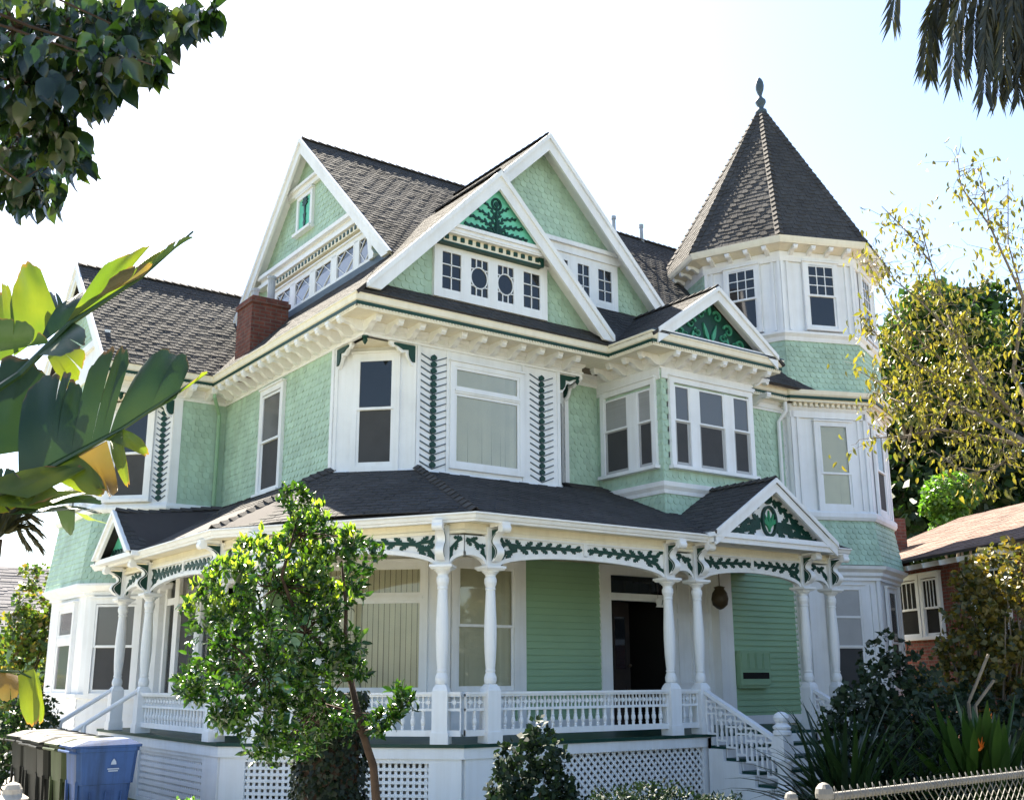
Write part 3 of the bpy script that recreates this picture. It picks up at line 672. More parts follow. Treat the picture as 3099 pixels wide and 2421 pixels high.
# left gable on the main ridge
YR, ZR = 18.15, 11.92
zr = lambda y: ZR - .955*(YR-y); zl = lambda y: ZR - 1.03*(y-YR)
roofpart([[(7.98, 14.2, zr(14.2)), (8.3, 14.2, zr(14.2)), (12.3, YR, ZR), (7.98, YR, ZR)], [(7.98, YR, ZR), (12.3, YR, ZR), (12.3, 21.6, zl(21.6)), (7.98, 21.6, zl(21.6))]], 4)
# main roof to the right of the gables, and the pent strips below them
zm = lambda y: 7.25 + (ZR-7.25)/(YR-13.6)*(y-13.6)
roofpart([[(11.2, 13.58, zm(13.58)), (17.3, 13.58, zm(13.58)), (18.4, YR, ZR), (11.2, YR, ZR)], [(18.4, YR, ZR), (21.6, 22.6, 7.25), (11.2, 22.6, 7.25), (11.2, YR, ZR)]], 5)
roofpart([[(6.95, 13.55, 7.24), (11.78, 13.55, 7.24), (11.78, 14.3, ZF(14.3)-.01), (7.62, 14.3, ZF(14.3)-.01)]], 6, name='pent_roof')
# wing roof
wz = lambda y: 7.25 + .963*(y-19.28)
roofpart([[(4.97, 19.26, wz(19.26)), (6.96, 19.26, wz(19.26)), (9.6, 22.0, wz(22.0)), (4.97, 22.0, wz(22.0))], [(4.97, 22.0, wz(22)), (9.6, 22.0, wz(22)), (9.6, 24.8, wz(22)-2.7), (4.97, 24.8, wz(22)-2.7)]], 7)
# box bay roof
BZ = lambda x: 7.30 + .70*(x-11.9)
roofpart([[(11.74, 12.46, BZ(11.74)), (13.30, 12.46, BZ(13.30)), (13.30, 15.0, BZ(13.30)), (11.74, 13.62, BZ(11.74))],
          [(13.30, 12.46, BZ(13.30)), (14.92, 12.46, 7.16), (14.92, 13.8, 7.16), (13.30, 15.0, BZ(13.30))]], 8, t=.005)
# porch roof
RZ = lambda t: 3.83 + t
PE1, PE2 = (7.79, 11.70), (5.25, 14.24)
roofpart([[(PE1[0], PE1[1], 3.84), (15.33, 11.70, 3.84), (15.0, 14.3, 4.87), (8.36, 14.3, 4.87)],
          [(PE2[0], PE2[1], 3.84), (PE1[0], PE1[1], 3.84), (8.40, 14.25, 4.87), (7.44, 15.2, 4.87)],
          [(5.25, 19.98, 3.84), (PE2[0], PE2[1], 3.84), (7.45, 15.1, 4.87), (7.45, 19.75, 4.87)]], 9, name='porch_roof', w=.19, e=.14)
mb = MB(); roof_face(mb, [(11.5, 14.2, 4.83), (12.4, 14.2, 4.83), (12.4, 14.66, 5.02), (11.5, 14.66, 5.02)], seed=77); mb.build('porch_roof', ['roof', 'roofbase'], H)
# pediments over the steps
roofpart([[(11.98, 11.52, 3.87), (13.39, 11.52, 4.80), (13.39, 14.2, 4.80), (11.98, 11.85, 3.87)], [(13.39, 11.52, 4.80), (14.84, 11.52, 3.85), (14.84, 11.9, 3.85), (13.39, 14.2, 4.80)]], 10, name='porch_roof', w=.19, e=.13)
roofpart([[(5.12, 17.35, 3.82), (5.12, 18.36, 4.62), (6.9, 18.36, 4.62), (5.35, 17.35, 3.82)], [(5.12, 18.36, 4.62), (5.12, 19.4, 3.82), (5.35, 19.4, 3.82), (6.9, 18.36, 4.62)]], 11, name='porch_roof', w=.19, e=.13)
# ridge and hip caps
def caps(mb, a, b, w=.15, s=.17, up=(0, 0, 1)):
    a = np.array(a, float); b = np.array(b, float); l = np.linalg.norm(b-a); d = (b-a)/l; n = int(l/s)
    side = np.cross(d, np.array(up, float)); side /= np.linalg.norm(side); u2 = np.cross(side, d)
    for i in range(n):
        p = a+d*(l*i/n); q = a+d*(l*(i+1.12)/n)
        for s_ in (-1, 1):
            mb.prism([p+u2*.05, p+u2*.05+side*s_*w*.5-u2*w*.36, q+u2*.025+side*s_*w*.5-u2*w*.36, q+u2*.025][::s_], u2*.014)
for a, b in (((7.98, YR, ZR), (12.0, YR, ZR)), ((12.0, YR, ZR), (18.4, YR, ZR)), ((4.97, 22, wz(22)), (9.3, 22, wz(22))), ((XA, 14.4, ZA), (XA, 17.6, ZA)), ((9.44, 13.5, Z1(9.44)), (9.44, 15.5, Z1(9.44))),
             ((13.3, 12.46, BZ(13.3)), (13.3, 14.6, BZ(13.3))), ((PE1[0], PE1[1], 3.84), (8.38, 14.2, 4.87)), ((PE2[0], PE2[1], 3.84), (7.43, 15.15, 4.87)), ((13.39, 11.52, 4.80), (13.39, 14.1, 4.80)), ((5.12, 18.36, 4.62), (6.9, 18.36, 4.62))): mb = MB(); caps(mb, a, b); mb.build('ridge_cap', 'ridge', H)
for x in (15.95, 16.82):
    mb = MB(); mb.lathe((x, YR, ZR-.1), [(0, .07), (.12, .07), (.12, .05), (.42, .045), (.42, .06), (.5, .06)], 10); mb.build('roof_vent', 'zinc', H)

# ---------------------------------------------------------------- gable walls and rakes
def rake(mb, fr, apex, foot, w=.24, d0=0, d1=.05, crown=.06, zmin=-9):
    """sloping barge board below the line apex-foot in the frame's (u,z) plane, with a crown strip"""
    a = np.array(apex); b = np.array(foot); t = b-a; t /= np.linalg.norm(t); n = np.array((t[1], -t[0]));
    if n[1] > 0: n = -n
    vert = w/abs(n[1])
    s = 1 if b[0] > a[0] else -1
    cl_ = [(-99, zmin), (99, zmin), (99, 99), (-99, 99)]
    fpoly(mb, fr, clip([(a[0], a[1]), (b[0], b[1]), (b[0], b[1]-vert), (a[0], a[1]-vert)][::-s], cl_), d0, d1)
    cv = crown/abs(n[1])
    fpoly(mb, fr, clip([(a[0], a[1]+.02), (b[0], b[1]+.02), (b[0], b[1]-cv), (a[0], a[1]-cv)][::-s], cl_), d1, d1+.035)
def rake_soffit(mb, fr, apex, foot, d0, d1, t=.03, off=.05):
    a = (apex[0], apex[1]-off); b = (foot[0], foot[1]-off); s = 1 if b[0] > a[0] else -1
    fpoly(mb, fr, [a, b, (b[0], b[1]-t), (a[0], a[1]-t)][::-s], d0, d1)

# front gable
FG = Fr((0, 13.85), (1, 0)); FGR = Fr((0, 13.55), (1, 0)); A1 = (9.44, Z1(9.44))
zrk = lambda x: A1[1]-1.02*abs(x-A1[0])
mb = MB(); fpoly(mb, FG, [(7.02, 7.3), (11.84, 7.3), (9.44, A1[1]-.06)], -.1, 0)
inw = lambda u, z: 8.33 < u < 10.65 and z < 8.45
wall_scales(mb, FG, [(7.12, 7.33), (11.74, 7.33), (10.15, 8.95), (8.75, 8.95)], d=.001, seed=31, skip=inw); mb.build('gable_wall', 'mint', H)
mb = MB(); fpoly(mb, FG, [(8.50, 8.69), (10.36, 8.69), (9.435, 9.66)], -.05, .235); mb.build('gable_panel', 'tealbright', H)
mb = MB(); d0, d1 = .235, .25
for s in (-1, 1):
    c = 9.435; 
    for (x, z), (x2, z2), sz in (((0, 8.74), (.56, 8.76), .105), ((.02, 8.78), (.47, 8.92), .10), ((.01, 8.86), (.34, 9.06), .092), ((0, 8.94), (.20, 9.20), .085)):
        running_leaf(mb, FG, [(c, z), (c+s*x2*.45, z+(z2-z)*.75), (c+s*x2, z2)], sz, d0, d1)
    ribbon(mb, FG, [(c+s*.02, 8.71), (c+s*.08, 8.80), (c+s*.16, 8.80), (c+s*.19, 8.75), (c+s*.16, 8.72)], .022, d0, d1+.01, taper=True)
ribbon(mb, FG, [(9.435, 8.70), (9.435, 9.18)], .028, d0, d1+.012)
ring = lambda r: [(9.435+r*math.cos(k*math.pi/10), 9.24+r*1.1*math.sin(k*math.pi/10)) for k in range(21)]
ribbon(mb, FG, ring(.085), .04, d0, d1); fpoly(mb, FG, ring(.045)[:-1], d0, d1+.01); mb.build('carved_tree_ornament', 'dark', H)
mb = MB(); fbox(mb, FG, 8.36, 10.52, 8.54, 8.69, 0, .255); fbox(mb, FG, 8.40, 10.48, 8.64, 8.70, .255, .292); fbox(mb, FG, 8.38, 10.5, 8.57, 8.60, .255, .27); fbox(mb, FG, 8.40, 10.48, 8.36, 8.54, 0, .06); mb.build('gable_cornice', 'white', H)
# dentilled hood over the four lights
mb = MB(); fbox(mb, FG, 8.46, 10.38, 8.415, 8.54, .06, .17); mb.build('dentil_hood', 'cream', H)
mb = MB(); fbox(mb, FG, 8.42, 10.42, 8.385, 8.415, .06, .19)
mb.build('hood_moulding', 'dark', H)
for i in range(13): x = 8.53+i*.148; mb = MB(); fbox(mb, FG, x-.034, x+.034, 8.455, 8.525, .17, .192); mb.build('dentil', 'dark', H)
for s, u in ((1, 8.43), (-1, 10.41)):
    pr = [(0, 0), (.05, 0), (.05, .1), (.09, .14), (.09, .2), (.0, .2)]; mb = MB(); fpoly(mb, FG, [(u+s*a-.02*s, 8.38+b*.8) for a, b in pr][::s], .17, .2); mb.build('hood_bracket', 'dark', H)
w = casing(FG, 8.48, 10.50, 7.62, 8.34, .10, False, .09, .065)
mb = MB(); ws = [(8.48, 8.93), (9.02, 9.45), (9.54, 9.96), (10.06, 10.50)]
for i in range(3): mb = MB(); fbox(mb, FG, ws[i][1], ws[i+1][0], 7.62, 8.34, 0, .064); mb.build('mullion', 'white', w)
for (a, b), pt in zip(ws, ('grid', 'oval', 'oval', 'grid')): casement(FG, a, b, 7.62, 8.34, pt, w)
mb = MB(); rake(mb, FGR, A1, (7.08, zrk(7.08)), .22, zmin=7.30); rake(mb, FGR, A1, (11.80, zrk(11.80)), .22, zmin=7.30)
rake_soffit(mb, FGR, (8.3, zrk(8.3)), (7.15, zrk(7.15)), -.3, 0, off=.07); rake_soffit(mb, FGR, (10.55, zrk(10.55)), (11.73, zrk(11.73)), -.3, 0, off=.07); mb.build('barge_board', 'white', H)

# second gable
SG = Fr((0, 14.72), (1, 0)); SGR = Fr((0, 14.42), (1, 0)); A2 = (XA, ZA); z2 = lambda x: ZA-1.0*abs(x-XA)*(.99 if x < XA else 1.03)
mb = MB(); fpoly(mb, SG, [(8.6, z2(8.6)-.1), (8.6, 8.2), (13.95, 8.2), (13.95, z2(13.95)-.06), (XA, ZA-.05)], -.1, 0)
wall_scales(mb, SG, [(9.0, 8.3), (13.9, 8.3), (13.9, 8.45), (XA, ZA-.08), (9.0, 9.1)], d=.001, seed=41, skip=lambda u, z: u < 12.95 and z < 9.3); mb.build('gable_wall', 'mint', H)
mb = MB(); fbox(mb, SG, 9.4, 13.2, 9.30, 9.48, 0, .08); fbox(mb, SG, 9.4, 13.2, 9.42, 9.50, .08, .14); mb.build('gable_cornice', 'white', H)
w = casing(SG, 10.9, 12.84, 8.47, 9.18, .10, False, .09, .065)
mb = MB(); ws = [(10.9, 11.32), (11.43, 11.80), (11.93, 12.30), (12.42, 12.84)]
for i in range(3): mb = MB(); fbox(mb, SG, ws[i][1], ws[i+1][0], 8.47, 9.18, 0, .064); mb.build('mullion', 'white', w)
for a, b in ws: casement(SG, a, b, 8.47, 9.18, 'grid', w)
mb = MB(); rake(mb, SGR, A2, (8.9, z2(8.9)), .22); rake(mb, SGR, A2, (13.98, z2(13.98)), .22, zmin=zm(14.4)+.06); rake_soffit(mb, SGR, A2, (9.0, z2(9.0)), -.3, 0, off=.07); rake_soffit(mb, SGR, A2, (13.9, z2(13.9)), -.3, 0, off=.07); mb.build('barge_board', 'white', H)

# left gable (faces the side street)
LG = Fr((8.2, 0), (0, -1)); LGR = Fr((8.0, 0), (0, -1)); A3 = (-YR, ZR); z3 = lambda u: ZR - (.955 if u > -YR else 1.03)*abs(u+YR)
mb = MB(); fpoly(mb, LG, [(-21.8, 8.0), (-14.08, 8.0), (-YR, ZR-.06)], -.1, 0)
wall_scales(mb, LG, [(-20.4, 9.6), (-15.8, 9.6), (-YR, ZR-.08)], d=.001, seed=51, skip=lambda u, z: -18.55 < u < -17.8 and 9.9 < z < 10.9); mb.build('gable_wall', 'mint', H)
mb = MB(); sw = .22
for a, b, z0, z1, d in ((-20.1, -15.92, 9.47, 9.64, .10), (-20.1, -15.95, 9.58, 9.66, .18), (-20.2, -15.72, 9.40, 9.48, .15), (-19.05, -17.32, 10.92, 11.05, .08), (-19.0, -17.36, 11.02, 11.08, .13)): fbox(mb, LG, a, b, z0, z1, 0, d)
mb.build('gable_cornice', 'white', H)
w = casing(LG, -18.52, -18.0, 10.12, 10.84, .09, True, .03, .06); mb = MB(); fbox(mb, LG, -18.52, -18.0, 10.12, 10.84, .02, .03); mb.build('panel', 'teal', w)
mb = MB(); leafp(mb, LG, (-18.26, 10.15), math.pi/2, .55, .12, .03, .05, lobes=True); leafp(mb, LG, (-18.26, 10.6), math.pi/2, .22, .3, .03, .055); mb.build('carved_leaf', 'dark', w)
w = casing(LG, -19.38, -15.44, 8.60, 9.10, .09, False, .08, .06)
ws = [(-19.38, -18.70), (-18.52, -17.83), (-17.65, -16.95), (-16.77, -16.08), (-15.92, -15.44)]; mb = MB()
for i in range(4): mb = MB(); fbox(mb, LG, ws[i][1], ws[i+1][0], 8.60, 9.10, 0, .058); mb.build('mullion', 'white', w)
for a, b in ws: casement(LG, a, b, 8.60, 9.10, 'diamond', w, fw=.03, lit='glasslit')
mb = MB(); fbox(mb, LG, -19.7, -15.62, 9.25, 9.36, 0, .13); mb.build('dentil_hood', 'cream', H)
for i in range(28): u = -19.6+i*.142; mb = MB(); fbox(mb, LG, u-.03, u+.03, 9.275, 9.345, .13, .145); mb.build('dentil', 'dark', H)
mb = MB(); fpoly(mb, LG, [(-15.26, 8.45), (-15.26, 8.98), (-14.72, 8.46)], 0, .03); mb.build('gable_panel', 'teal', H)
mb = MB(); fpoly(mb, LG, [(-15.34, 8.52), (-15.20, 8.52), (-15.18, 8.6), (-15.26, 8.70), (-15.22, 8.82), (-15.34, 8.94), (-15.32, 9.04), (-15.52, 9.28), (-15.60, 9.28), (-15.44, 9.0)], .0, .16); mb.build('scroll_bracket', 'white', H)
mb = MB(); rake(mb, LGR, A3, (-14.3, z3(-14.3)), .22, zmin=8.36); rake(mb, LGR, A3, (-21.2, z3(-21.2)), .22); rake_soffit(mb, LGR, A3, (-14.4, z3(-14.4)), -.2, 0, off=.07); rake_soffit(mb, LGR, A3, (-21.1, z3(-21.1)), -.2, 0, off=.07); mb.build('barge_board', 'white', H)
mb = MB(); mb.box(8.08, 8.26, 14.7, 19.5, Z1(8.0), 8.53); mb.build('gable_flashing', 'slate', H)  # dark slate strip along the foot of the left gable

# wing gable
WG = Fr((5.2, 0), (0, -1)); WGR = Fr((5.0, 0), (0, -1)); zw = lambda u: wz(22) - .963*abs(u+22)
mb = MB(); fpoly(mb, WG, [(-24.6, 7.0), (-19.4, 7.0), (-22, wz(22)-.05)], -.1, 0); wall_scales(mb, WG, [(-24.5, 7.1), (-19.5, 7.1), (-22, wz(22)-.08)], d=.001, seed=61, skip=lambda u, z: z < 7.9); mb.build('gable_wall', 'mint', H)
mb = MB(); fbox(mb, WG, -24, -20.0, 7.85, 8.0, 0, .1); fbox(mb, WG, -23.9, -20.1, 7.3, 7.86, 0, .04); rake(mb, WGR, (-22, wz(22)), (-19.25, zw(-19.25)), .24); rake(mb, WGR, (-22, wz(22)), (-24.75, zw(-24.75)), .24)
rake_soffit(mb, WGR, (-22, wz(22)), (-19.3, zw(-19.3)), -.2, 0, off=.07); mb.build('barge_board', 'white', H)

# box bay pediment
BG = Fr((0, 12.72), (1, 0)); BGR = Fr((0, 12.5), (1, 0)); A4 = (13.30, BZ(13.3)); z4 = lambda x: A4[1]-.70*abs(x-A4[0])
mb = MB(); fpoly(mb, BG, [(12.1, 7.28), (14.55, 7.28), (13.30, 8.12)], -.05, 0); mb.build('gable_panel', 'dark', H)
mb = MB()
for s in (-1, 1):
    c = 13.30
    for cx, cz, r, a0 in ((.19, 7.83, .11, 2.6), (.45, 7.62, .12, 2.8), (.74, 7.40, .10, 2.9), (.30, 7.48, .09, 1.0), (.60, 7.40, .07, .5)):
        ribbon(mb, BG, [(c+s*(cx+p[0]), cz+p[1]) for p in spiral((0, 0), r, 1.1, a0, sgn=-1)], .042, 0, .03, taper=True)
    leafp(mb, BG, (c+s*.04, 7.36), math.pi/2-s*.35, .34, .09, 0, .03, lobes=False); leafp(mb, BG, (c+s*.45, 7.38), math.pi/2+s*.6, .2, .07, 0, .03, lobes=False); mb.build('carved_scroll_ornament', 'scroll', H); mb = MB()
leafp(mb, BG, (13.30, 7.84), math.pi/2, .22, .09, 0, .032, lobes=False); mb.build('carved_leaf', 'scroll', H)
mb = MB(); rake(mb, BGR, A4, (11.86, z4(11.86)), .19, d0=-.02, d1=.03, crown=.05); rake(mb, BGR, A4, (14.74, z4(14.74)), .19, d0=-.02, d1=.03, crown=.05); rake_soffit(mb, BGR, A4, (11.95, z4(11.95)), -.22, -.02, off=.08); rake_soffit(mb, BGR, A4, (14.65, z4(14.65)), -.22, -.02, off=.08); fbox(mb, BGR, 12.0, 14.62, 7.262, 7.30, -.2, .0); mb.build('barge_board', 'white', H)
mb = MB(); fbox(mb, BGR, 11.74, 14.9, 7.238, 7.262, -.25, .03); mb.build('pediment_flashing', 'slate', H)

# chimney and downspouts
mb = MB(); mb.box(7.15, 7.86, 18.10, 18.80, 7.0, 8.40); mb.box(7.12, 7.89, 18.07, 18.83, 8.40, 8.48); mb.box(7.16, 7.85, 18.11, 18.79, 8.48, 8.54); ch = mb.build('chimney', 'brick', H)
for x, y, h in ((7.36, 18.52, .28), (7.60, 18.34, .52)):
    mb = MB(); mb.lathe((x, y, 8.48), [(0, .07), (h, .07), (h, .085), (h+.05, .085)], 12); mb.build('flue_pipe', 'zinc', ch, smooth=False)
mb = MB(); mb.tube([(7.02, 19.36, 7.0), (7.02, 19.36, 6.85), (7.24, 19.66, 6.6), (7.24, 19.66, 4.75)], .035, 8); mb.build('downspout', 'mintboard', H)
mb = MB(); mb.tube([(16.5, 13.85, 7.0), (16.5, 13.85, 6.8), (16.42, 13.98, 6.6), (16.42, 13.98, 4.9)], .038, 8); mb.build('downspout', 'white', H)

# ================================================================== tower
RW = 2.13
def tower_ring(mb, prof, R=1.0): sweep(mb, octa(1.0), prof, closed=True)
# octa() runs counter-clockwise, so outward is the right-hand side of travel
def tsweep(mb, R, prof): sweep(mb, octa(R), [(o, z) for o, z in prof], closed=True)
mb = MB(); pts = octa(RW-.02); mb.prism([(x, y, 0) for x, y in pts], (0, 0, 10.2)); mb.build('tower_core', 'white', H)
c22 = math.cos(math.radians(22.5))
for a in (202.5, 247.5, 292.5):
    f, w_ = facet(RW, a)
    for z0, z1 in ((.0, 3.55), (4.87, 6.85), (8.48, 10.1)):
        board(f, 0, .06, z0, z1, -.02, .03); board(f, w_-.06, w_, z0, z1, -.02, .03)
        for u in (.13, w_-.19): board(f, u, u+.05, z0+.05, z1-.08, -.02, .018, 'panel_strip')
mb = MB(); tsweep(mb, RW, [(-.05, 3.55), (.05, 3.55), (.05, 3.6), (.10, 3.64), (.10, 3.70), (.18, 3.76), (.20, 3.82), (-.05, 3.84)])
tsweep(mb, RW, [(-.05, 4.70), (.05, 4.70), (.08, 4.76), (.08, 4.84), (.04, 4.88), (-.05, 4.88)])
tsweep(mb, RW, [(-.05, 8.30), (.03, 8.30), (.05, 8.38), (.10, 8.44), (.10, 8.49), (-.05, 8.50)])
tsweep(mb, RW, [(-.05, 6.72), (.03, 6.72), (.03, 6.85), (.06, 6.90), (.06, 6.99), (-.05, 7.0)]); tsweep(mb, RW, [(-.05, 10.0), (.03, 10.0), (.05, 10.08), (.05, 10.2), (-.05, 10.2)])
mb.build('band_moulding', 'white', H)
mb = MB(); tsweep(mb, RW, [(-.05, 7.0), (.20, 7.0), (.20, 7.05), (.24, 7.06), (.24, 7.11), (.27, 7.14), (.29, 7.22), (-.05, 7.26)])
for p, t, n in along(octa(RW)+[octa(RW)[0]], .12, .05):
    c = p; mb.prism([(c[0]-t[0]*.03, c[1]-t[1]*.03, 6.93), (c[0]+t[0]*.03, c[1]+t[1]*.03, 6.93), (c[0]+t[0]*.03, c[1]+t[1]*.03, 7.0), (c[0]-t[0]*.03, c[1]-t[1]*.03, 7.0)], (n[0]*.14, n[1]*.14, 0))
mb.build('tower_cornice', 'cream', H)
mb = MB(); tsweep(mb, RW, [(.20, 7.052), (.252, 7.056), (.252, 7.105), (.20, 7.105)]); mb.build('cornice_trim', 'dark', H)
# shingled bands of the tower
for z0, z1, out, sd in ((3.84, 4.70, .12, 70), (7.25, 8.30, .05, 80)):
    mb = MB(); o8 = octa(RW); flare(mb, o8+[o8[0]], z0, z1, out, sd); mb.build('tower_band', 'mint', H)
mb = MB(); f, w_ = facet(RW, 157.5); fpoly(mb, f, [(0, 8.5), (w_, 8.5), (w_, 10.0), (0, 10.0)], 0, .02); wall_scales(mb, f, [(0.05, 8.5), (w_-.05, 8.5), (w_-.05, 10.0), (.05, 10.0)], d=.02, seed=90); mb.build('tower_band', 'mint', H)
# tower windows
for a, o in ((202.5, .0), (247.5, .05), (292.5, 0)):
    f, w_ = facet(RW, a); c = w_/2+o
    sash_window(f, c-.31, c+.31, 8.60, 9.95, mid=9.29, cw=.08, sill=True, head=.06, d=.06, bars=(3, 3))
for a, o in ((247.5, .07), (292.5, .0)):
    f, w_ = facet(RW, a); c = w_/2+o
    if a == 247.5:
        sash_window(f, c-.32, c+.32, 4.96, 6.60, mid=5.62, cw=.09, sill=False, head=.06, d=.055, blind='blind', lower='clear', upper='clear')
        w = casing(f, c-.32, c+.32, 1.5, 3.40, .09, False, .06, .055)
        mb = MB(); frame_ring(mb, f, c-.32, c+.32, 2.3, 3.4, .035, .02, .045); fbox(mb, f, c-.3, c+.3, 2.84, 2.88, .02, .045); frame_ring(mb, f, c-.32, c+.32, 1.5, 2.32, .04, .012, .03); mb.build('sash', 'white', w)
        mb = MB(); fbox(mb, f, c-.3, c+.3, 2.32, 3.38, .015, .03); mb.build('upper_pane', 'shade', w); mb = MB(); fbox(mb, f, c-.3, c+.3, 1.52, 2.31, .01, .02); mb.build('lower_pane', 'screen', w)
    else:
        sash_window(f, c-.30, c+.30, 4.96, 6.60, mid=5.8, cw=.09, sill=False, head=.06, d=.055, upper='glassgrey', lower='screen')
        sash_window(f, c-.30, c+.30, 1.5, 3.40, mid=2.4, cw=.09, sill=False, head=.06, d=.055, upper='glassgrey', lower='screen')
# spire roof
RE, ZE, ZT = 2.50, 10.42, 14.5
mb = MB(); tsweep(mb, RW, [(-.05, 10.18), (.26, 10.28), (.32, 10.28), (.34, 10.33), (.36, 10.42), (-.05, 10.44)])
mb.build('tower_cornice', 'cream', H)
mb = MB(); o8 = octa(RE)
for i in range(8):
    a = o8[i]; b = o8[(i+1) % 8]
    roof_face(mb, [(a[0], a[1], ZE), (b[0], b[1], ZE), (TC[0]+(b[0]-TC[0])*.03, TC[1]+(b[1]-TC[1])*.03, ZT), (TC[0]+(a[0]-TC[0])*.03, TC[1]+(a[1]-TC[1])*.03, ZT)], seed=200+i, w=.15, e=.13, kind='three', t=.009)
sp = mb.build('tower_roof', ['roof', 'roofbase'], H)
mb = MB()
for a in o8: caps(mb, (a[0], a[1], ZE), (TC[0]+(a[0]-TC[0])*.04, TC[1]+(a[1]-TC[1])*.04, ZT-.05), w=.17, s=.16)
mb.build('hip_cap', 'ridge', sp)
mb = MB(); mb.lathe((TC[0], TC[1], ZT-.25), [(0, .17), (.12, .15), (.2, .10), (.24, .14), (.30, .13), (.34, .055), (.42, .08), (.50, .125), (.56, .12), (.62, .065), (.68, .04), (.74, .06), (.84, .092), (.94, .102), (1.04, .09), (1.11, .06), (1.15, .02), (1.165, .01)], 14); mb.build('finial', 'slate', sp, smooth=True)
f = None
ws_ = along(octa(RW)+[octa(RW)[0]], .42, .22)
for p, t, n in ws_:
    if p[1] > 16.6: continue
    o = put(proto, False, (p[0], p[1], 10.26), math.atan2(n[1], n[0])+math.pi/2); o.scale = (.9, .72, .8)
# ================================================================== porch
PF = Fr((0, 12.06), (1, 0)); PC = Fr((5.6, 14.31), (1, -1)); PL = Fr((5.6, 0), (0, -1)); PCL = (7.85-5.6)*S2
V1, V2 = (7.85, 12.06), (5.6, 14.31)
edge = [(5.6, 19.75), V2, V1, (15.45, 12.06), (15.45, 13.6)]
# deck
mb = MB(); o = .10
mb.prism([(5.6-o, 19.75, .91), (5.6-o, V2[1]-.04, .91), (V1[0]-.04, 12.06-o, .91), (15.55, 12.06-o, .91), (15.55, 14.3, .91), (8.9, 14.3, .91), (7.3, 15.7, .91), (7.3, 19.75, .91)], (0, 0, .042)); mb.build('porch_deck', 'dark', H)
mb = MB(); sweep(mb, edge, [(.02, .775), (.075, .775), (.075, .91), (.02, .91)]); mb.build('deck_fascia', 'white', H)
# skirt: boards and lattices
for fr, a, b in ((PF, 7.86, 8.50), (PF, 12.0, 12.12), (PF, 14.5, 15.45), (PC, 0, .34), (PC, PCL-.42, PCL), (PL, -14.86, -14.31), (PL, -17.9, -17.55)): board(fr, a, b, 0, .775, -.02, .055, 'skirt_board')
for fr, a, b in ((PC, .34, PCL-.42), (PL, -17.55, -14.86)):
    board(fr, a, b, .72, .775, -.02, .05, 'skirt_rail'); board(fr, a, b, 0, .06, -.02, .05, 'skirt_rail')
x = 8.50
while x < 9.10: board(PF, x, x+.145, 0, .775, -.02, .022, 'skirt_board'); x += .15
def lattice(fr, u0, u1, z0, z1, s, w, diag=False):
    mb = MB()
    if not diag:
        u = u0+s/2
        while u < u1: fbox(mb, fr, u-w/2, u+w/2, z0, z1, 0, .011); u += s
        z = z0+s/2
        while z < z1: fbox(mb, fr, u0, u1, z-w/2, z+w/2, .0115, .022); z += s
    else:
        rect = [(u0, z0), (u1, z0), (u1, z1), (u0, z1)]; hh = z1-z0
        for k, (d0, d1) in ((1, (0, .011)), (-1, (.0115, .022))):
            u = u0-hh
            while u < u1+hh:
                a = (u, z0) if k > 0 else (u, z1); b = (u+hh, z1) if k > 0 else (u+hh, z0)
                q = [(a[0]-w*.7, a[1]), (a[0]+w*.7, a[1]), (b[0]+w*.7, b[1]), (b[0]-w*.7, b[1])]
                if k < 0: q = q[::-1]
                c = clip(q, rect)
                if len(c) > 2: fpoly(mb, fr, c, d0, d1)
                u += s
    return mb.build('lattice_panel', 'white', H)
lattice(PC, .34, PCL-.42, .06, .72, .078, .038); lattice(PL, -17.55, -14.86, .06, .72, .085, .052); lattice(PF, 9.10, 12.02, 0, .775, .115, .036, True)
# turned post with pedestal, capital and pier block; one mesh, copied
mb = MB(); q = math.pi/4; b0 = .953
mb.box(-.115, .115, -.115, .115, b0, b0+.14); mb.box(-.10, .10, -.10, .10, b0+.14, 1.60)
mb.lathe((0, 0, 0), [(1.60, .141), (1.64, .12), (1.68, .085)], 4, rot=q)
mb.lathe((0, 0, 0), [(1.675, .055), (1.69, .075), (1.72, .083), (1.76, .083), (1.80, .07), (1.83, .058), (1.835, .068), (1.855, .068), (1.86, .06), (1.95, .068), (2.10, .078), (2.30, .084), (2.45, .082), (2.65, .073), (2.86, .063), (2.875, .062), (2.88, .072), (2.90, .072), (2.905, .062), (2.93, .07), (2.97, .083), (3.02, .083), (3.055, .065), (3.06, .072), (3.075, .072), (3.085, .085), (3.105, .10), (3.11, .115), (3.13, .118)], 16)
mb.lathe((0, 0, 0), [(3.128, .175), (3.15, .20), (3.155, .215), (3.185, .215), (3.19, .19)], 4, rot=q)
mb.box(-.095, .095, -.075, .075, 3.188, 3.70)
post = mb.build('porch_post', 'white', H, local=True)
# S-shaped console that carries the eave above each post (reaches along -y in its own axes)
mb = MB(); N_ = 22; S_ = []
for i in range(N_+1):
    t = i/N_; z = 3.24+.42*t; o = .10 + .095*math.sin(math.pi*min(1, t/.55))*(1 if t < .55 else 0) - (.03*math.sin(math.pi*(t-.55)/.45) if t >= .55 else 0) + (.20*max(0, (t-.6)/.4)**1.6)
    S_.append((o, z))
for i in range(N_):
    (a, b), (c, d) = S_[i], S_[i+1]
    mb.prism([(-.055, -a, b), (-.055, -a-.05, b), (-.055, -c-.05, d), (-.055, -c, d)], (.11, 0, 0))
cc = [(-.07, -.33+.055*math.cos(k*math.pi/6), 3.655+.055*math.sin(k*math.pi/6)) for k in range(12)]; mb.prism(cc, (.14, 0, 0)); mb.box(-.065, .065, -.37, -.07, 3.69, 3.735)
cons = mb.build('scroll_console', 'white', H, local=True)
mb = MB(); poly = [(0, -.072, 3.26)] + [(0, -a+.004, b) for a, b in S_] + [(0, -.072, 3.66)]
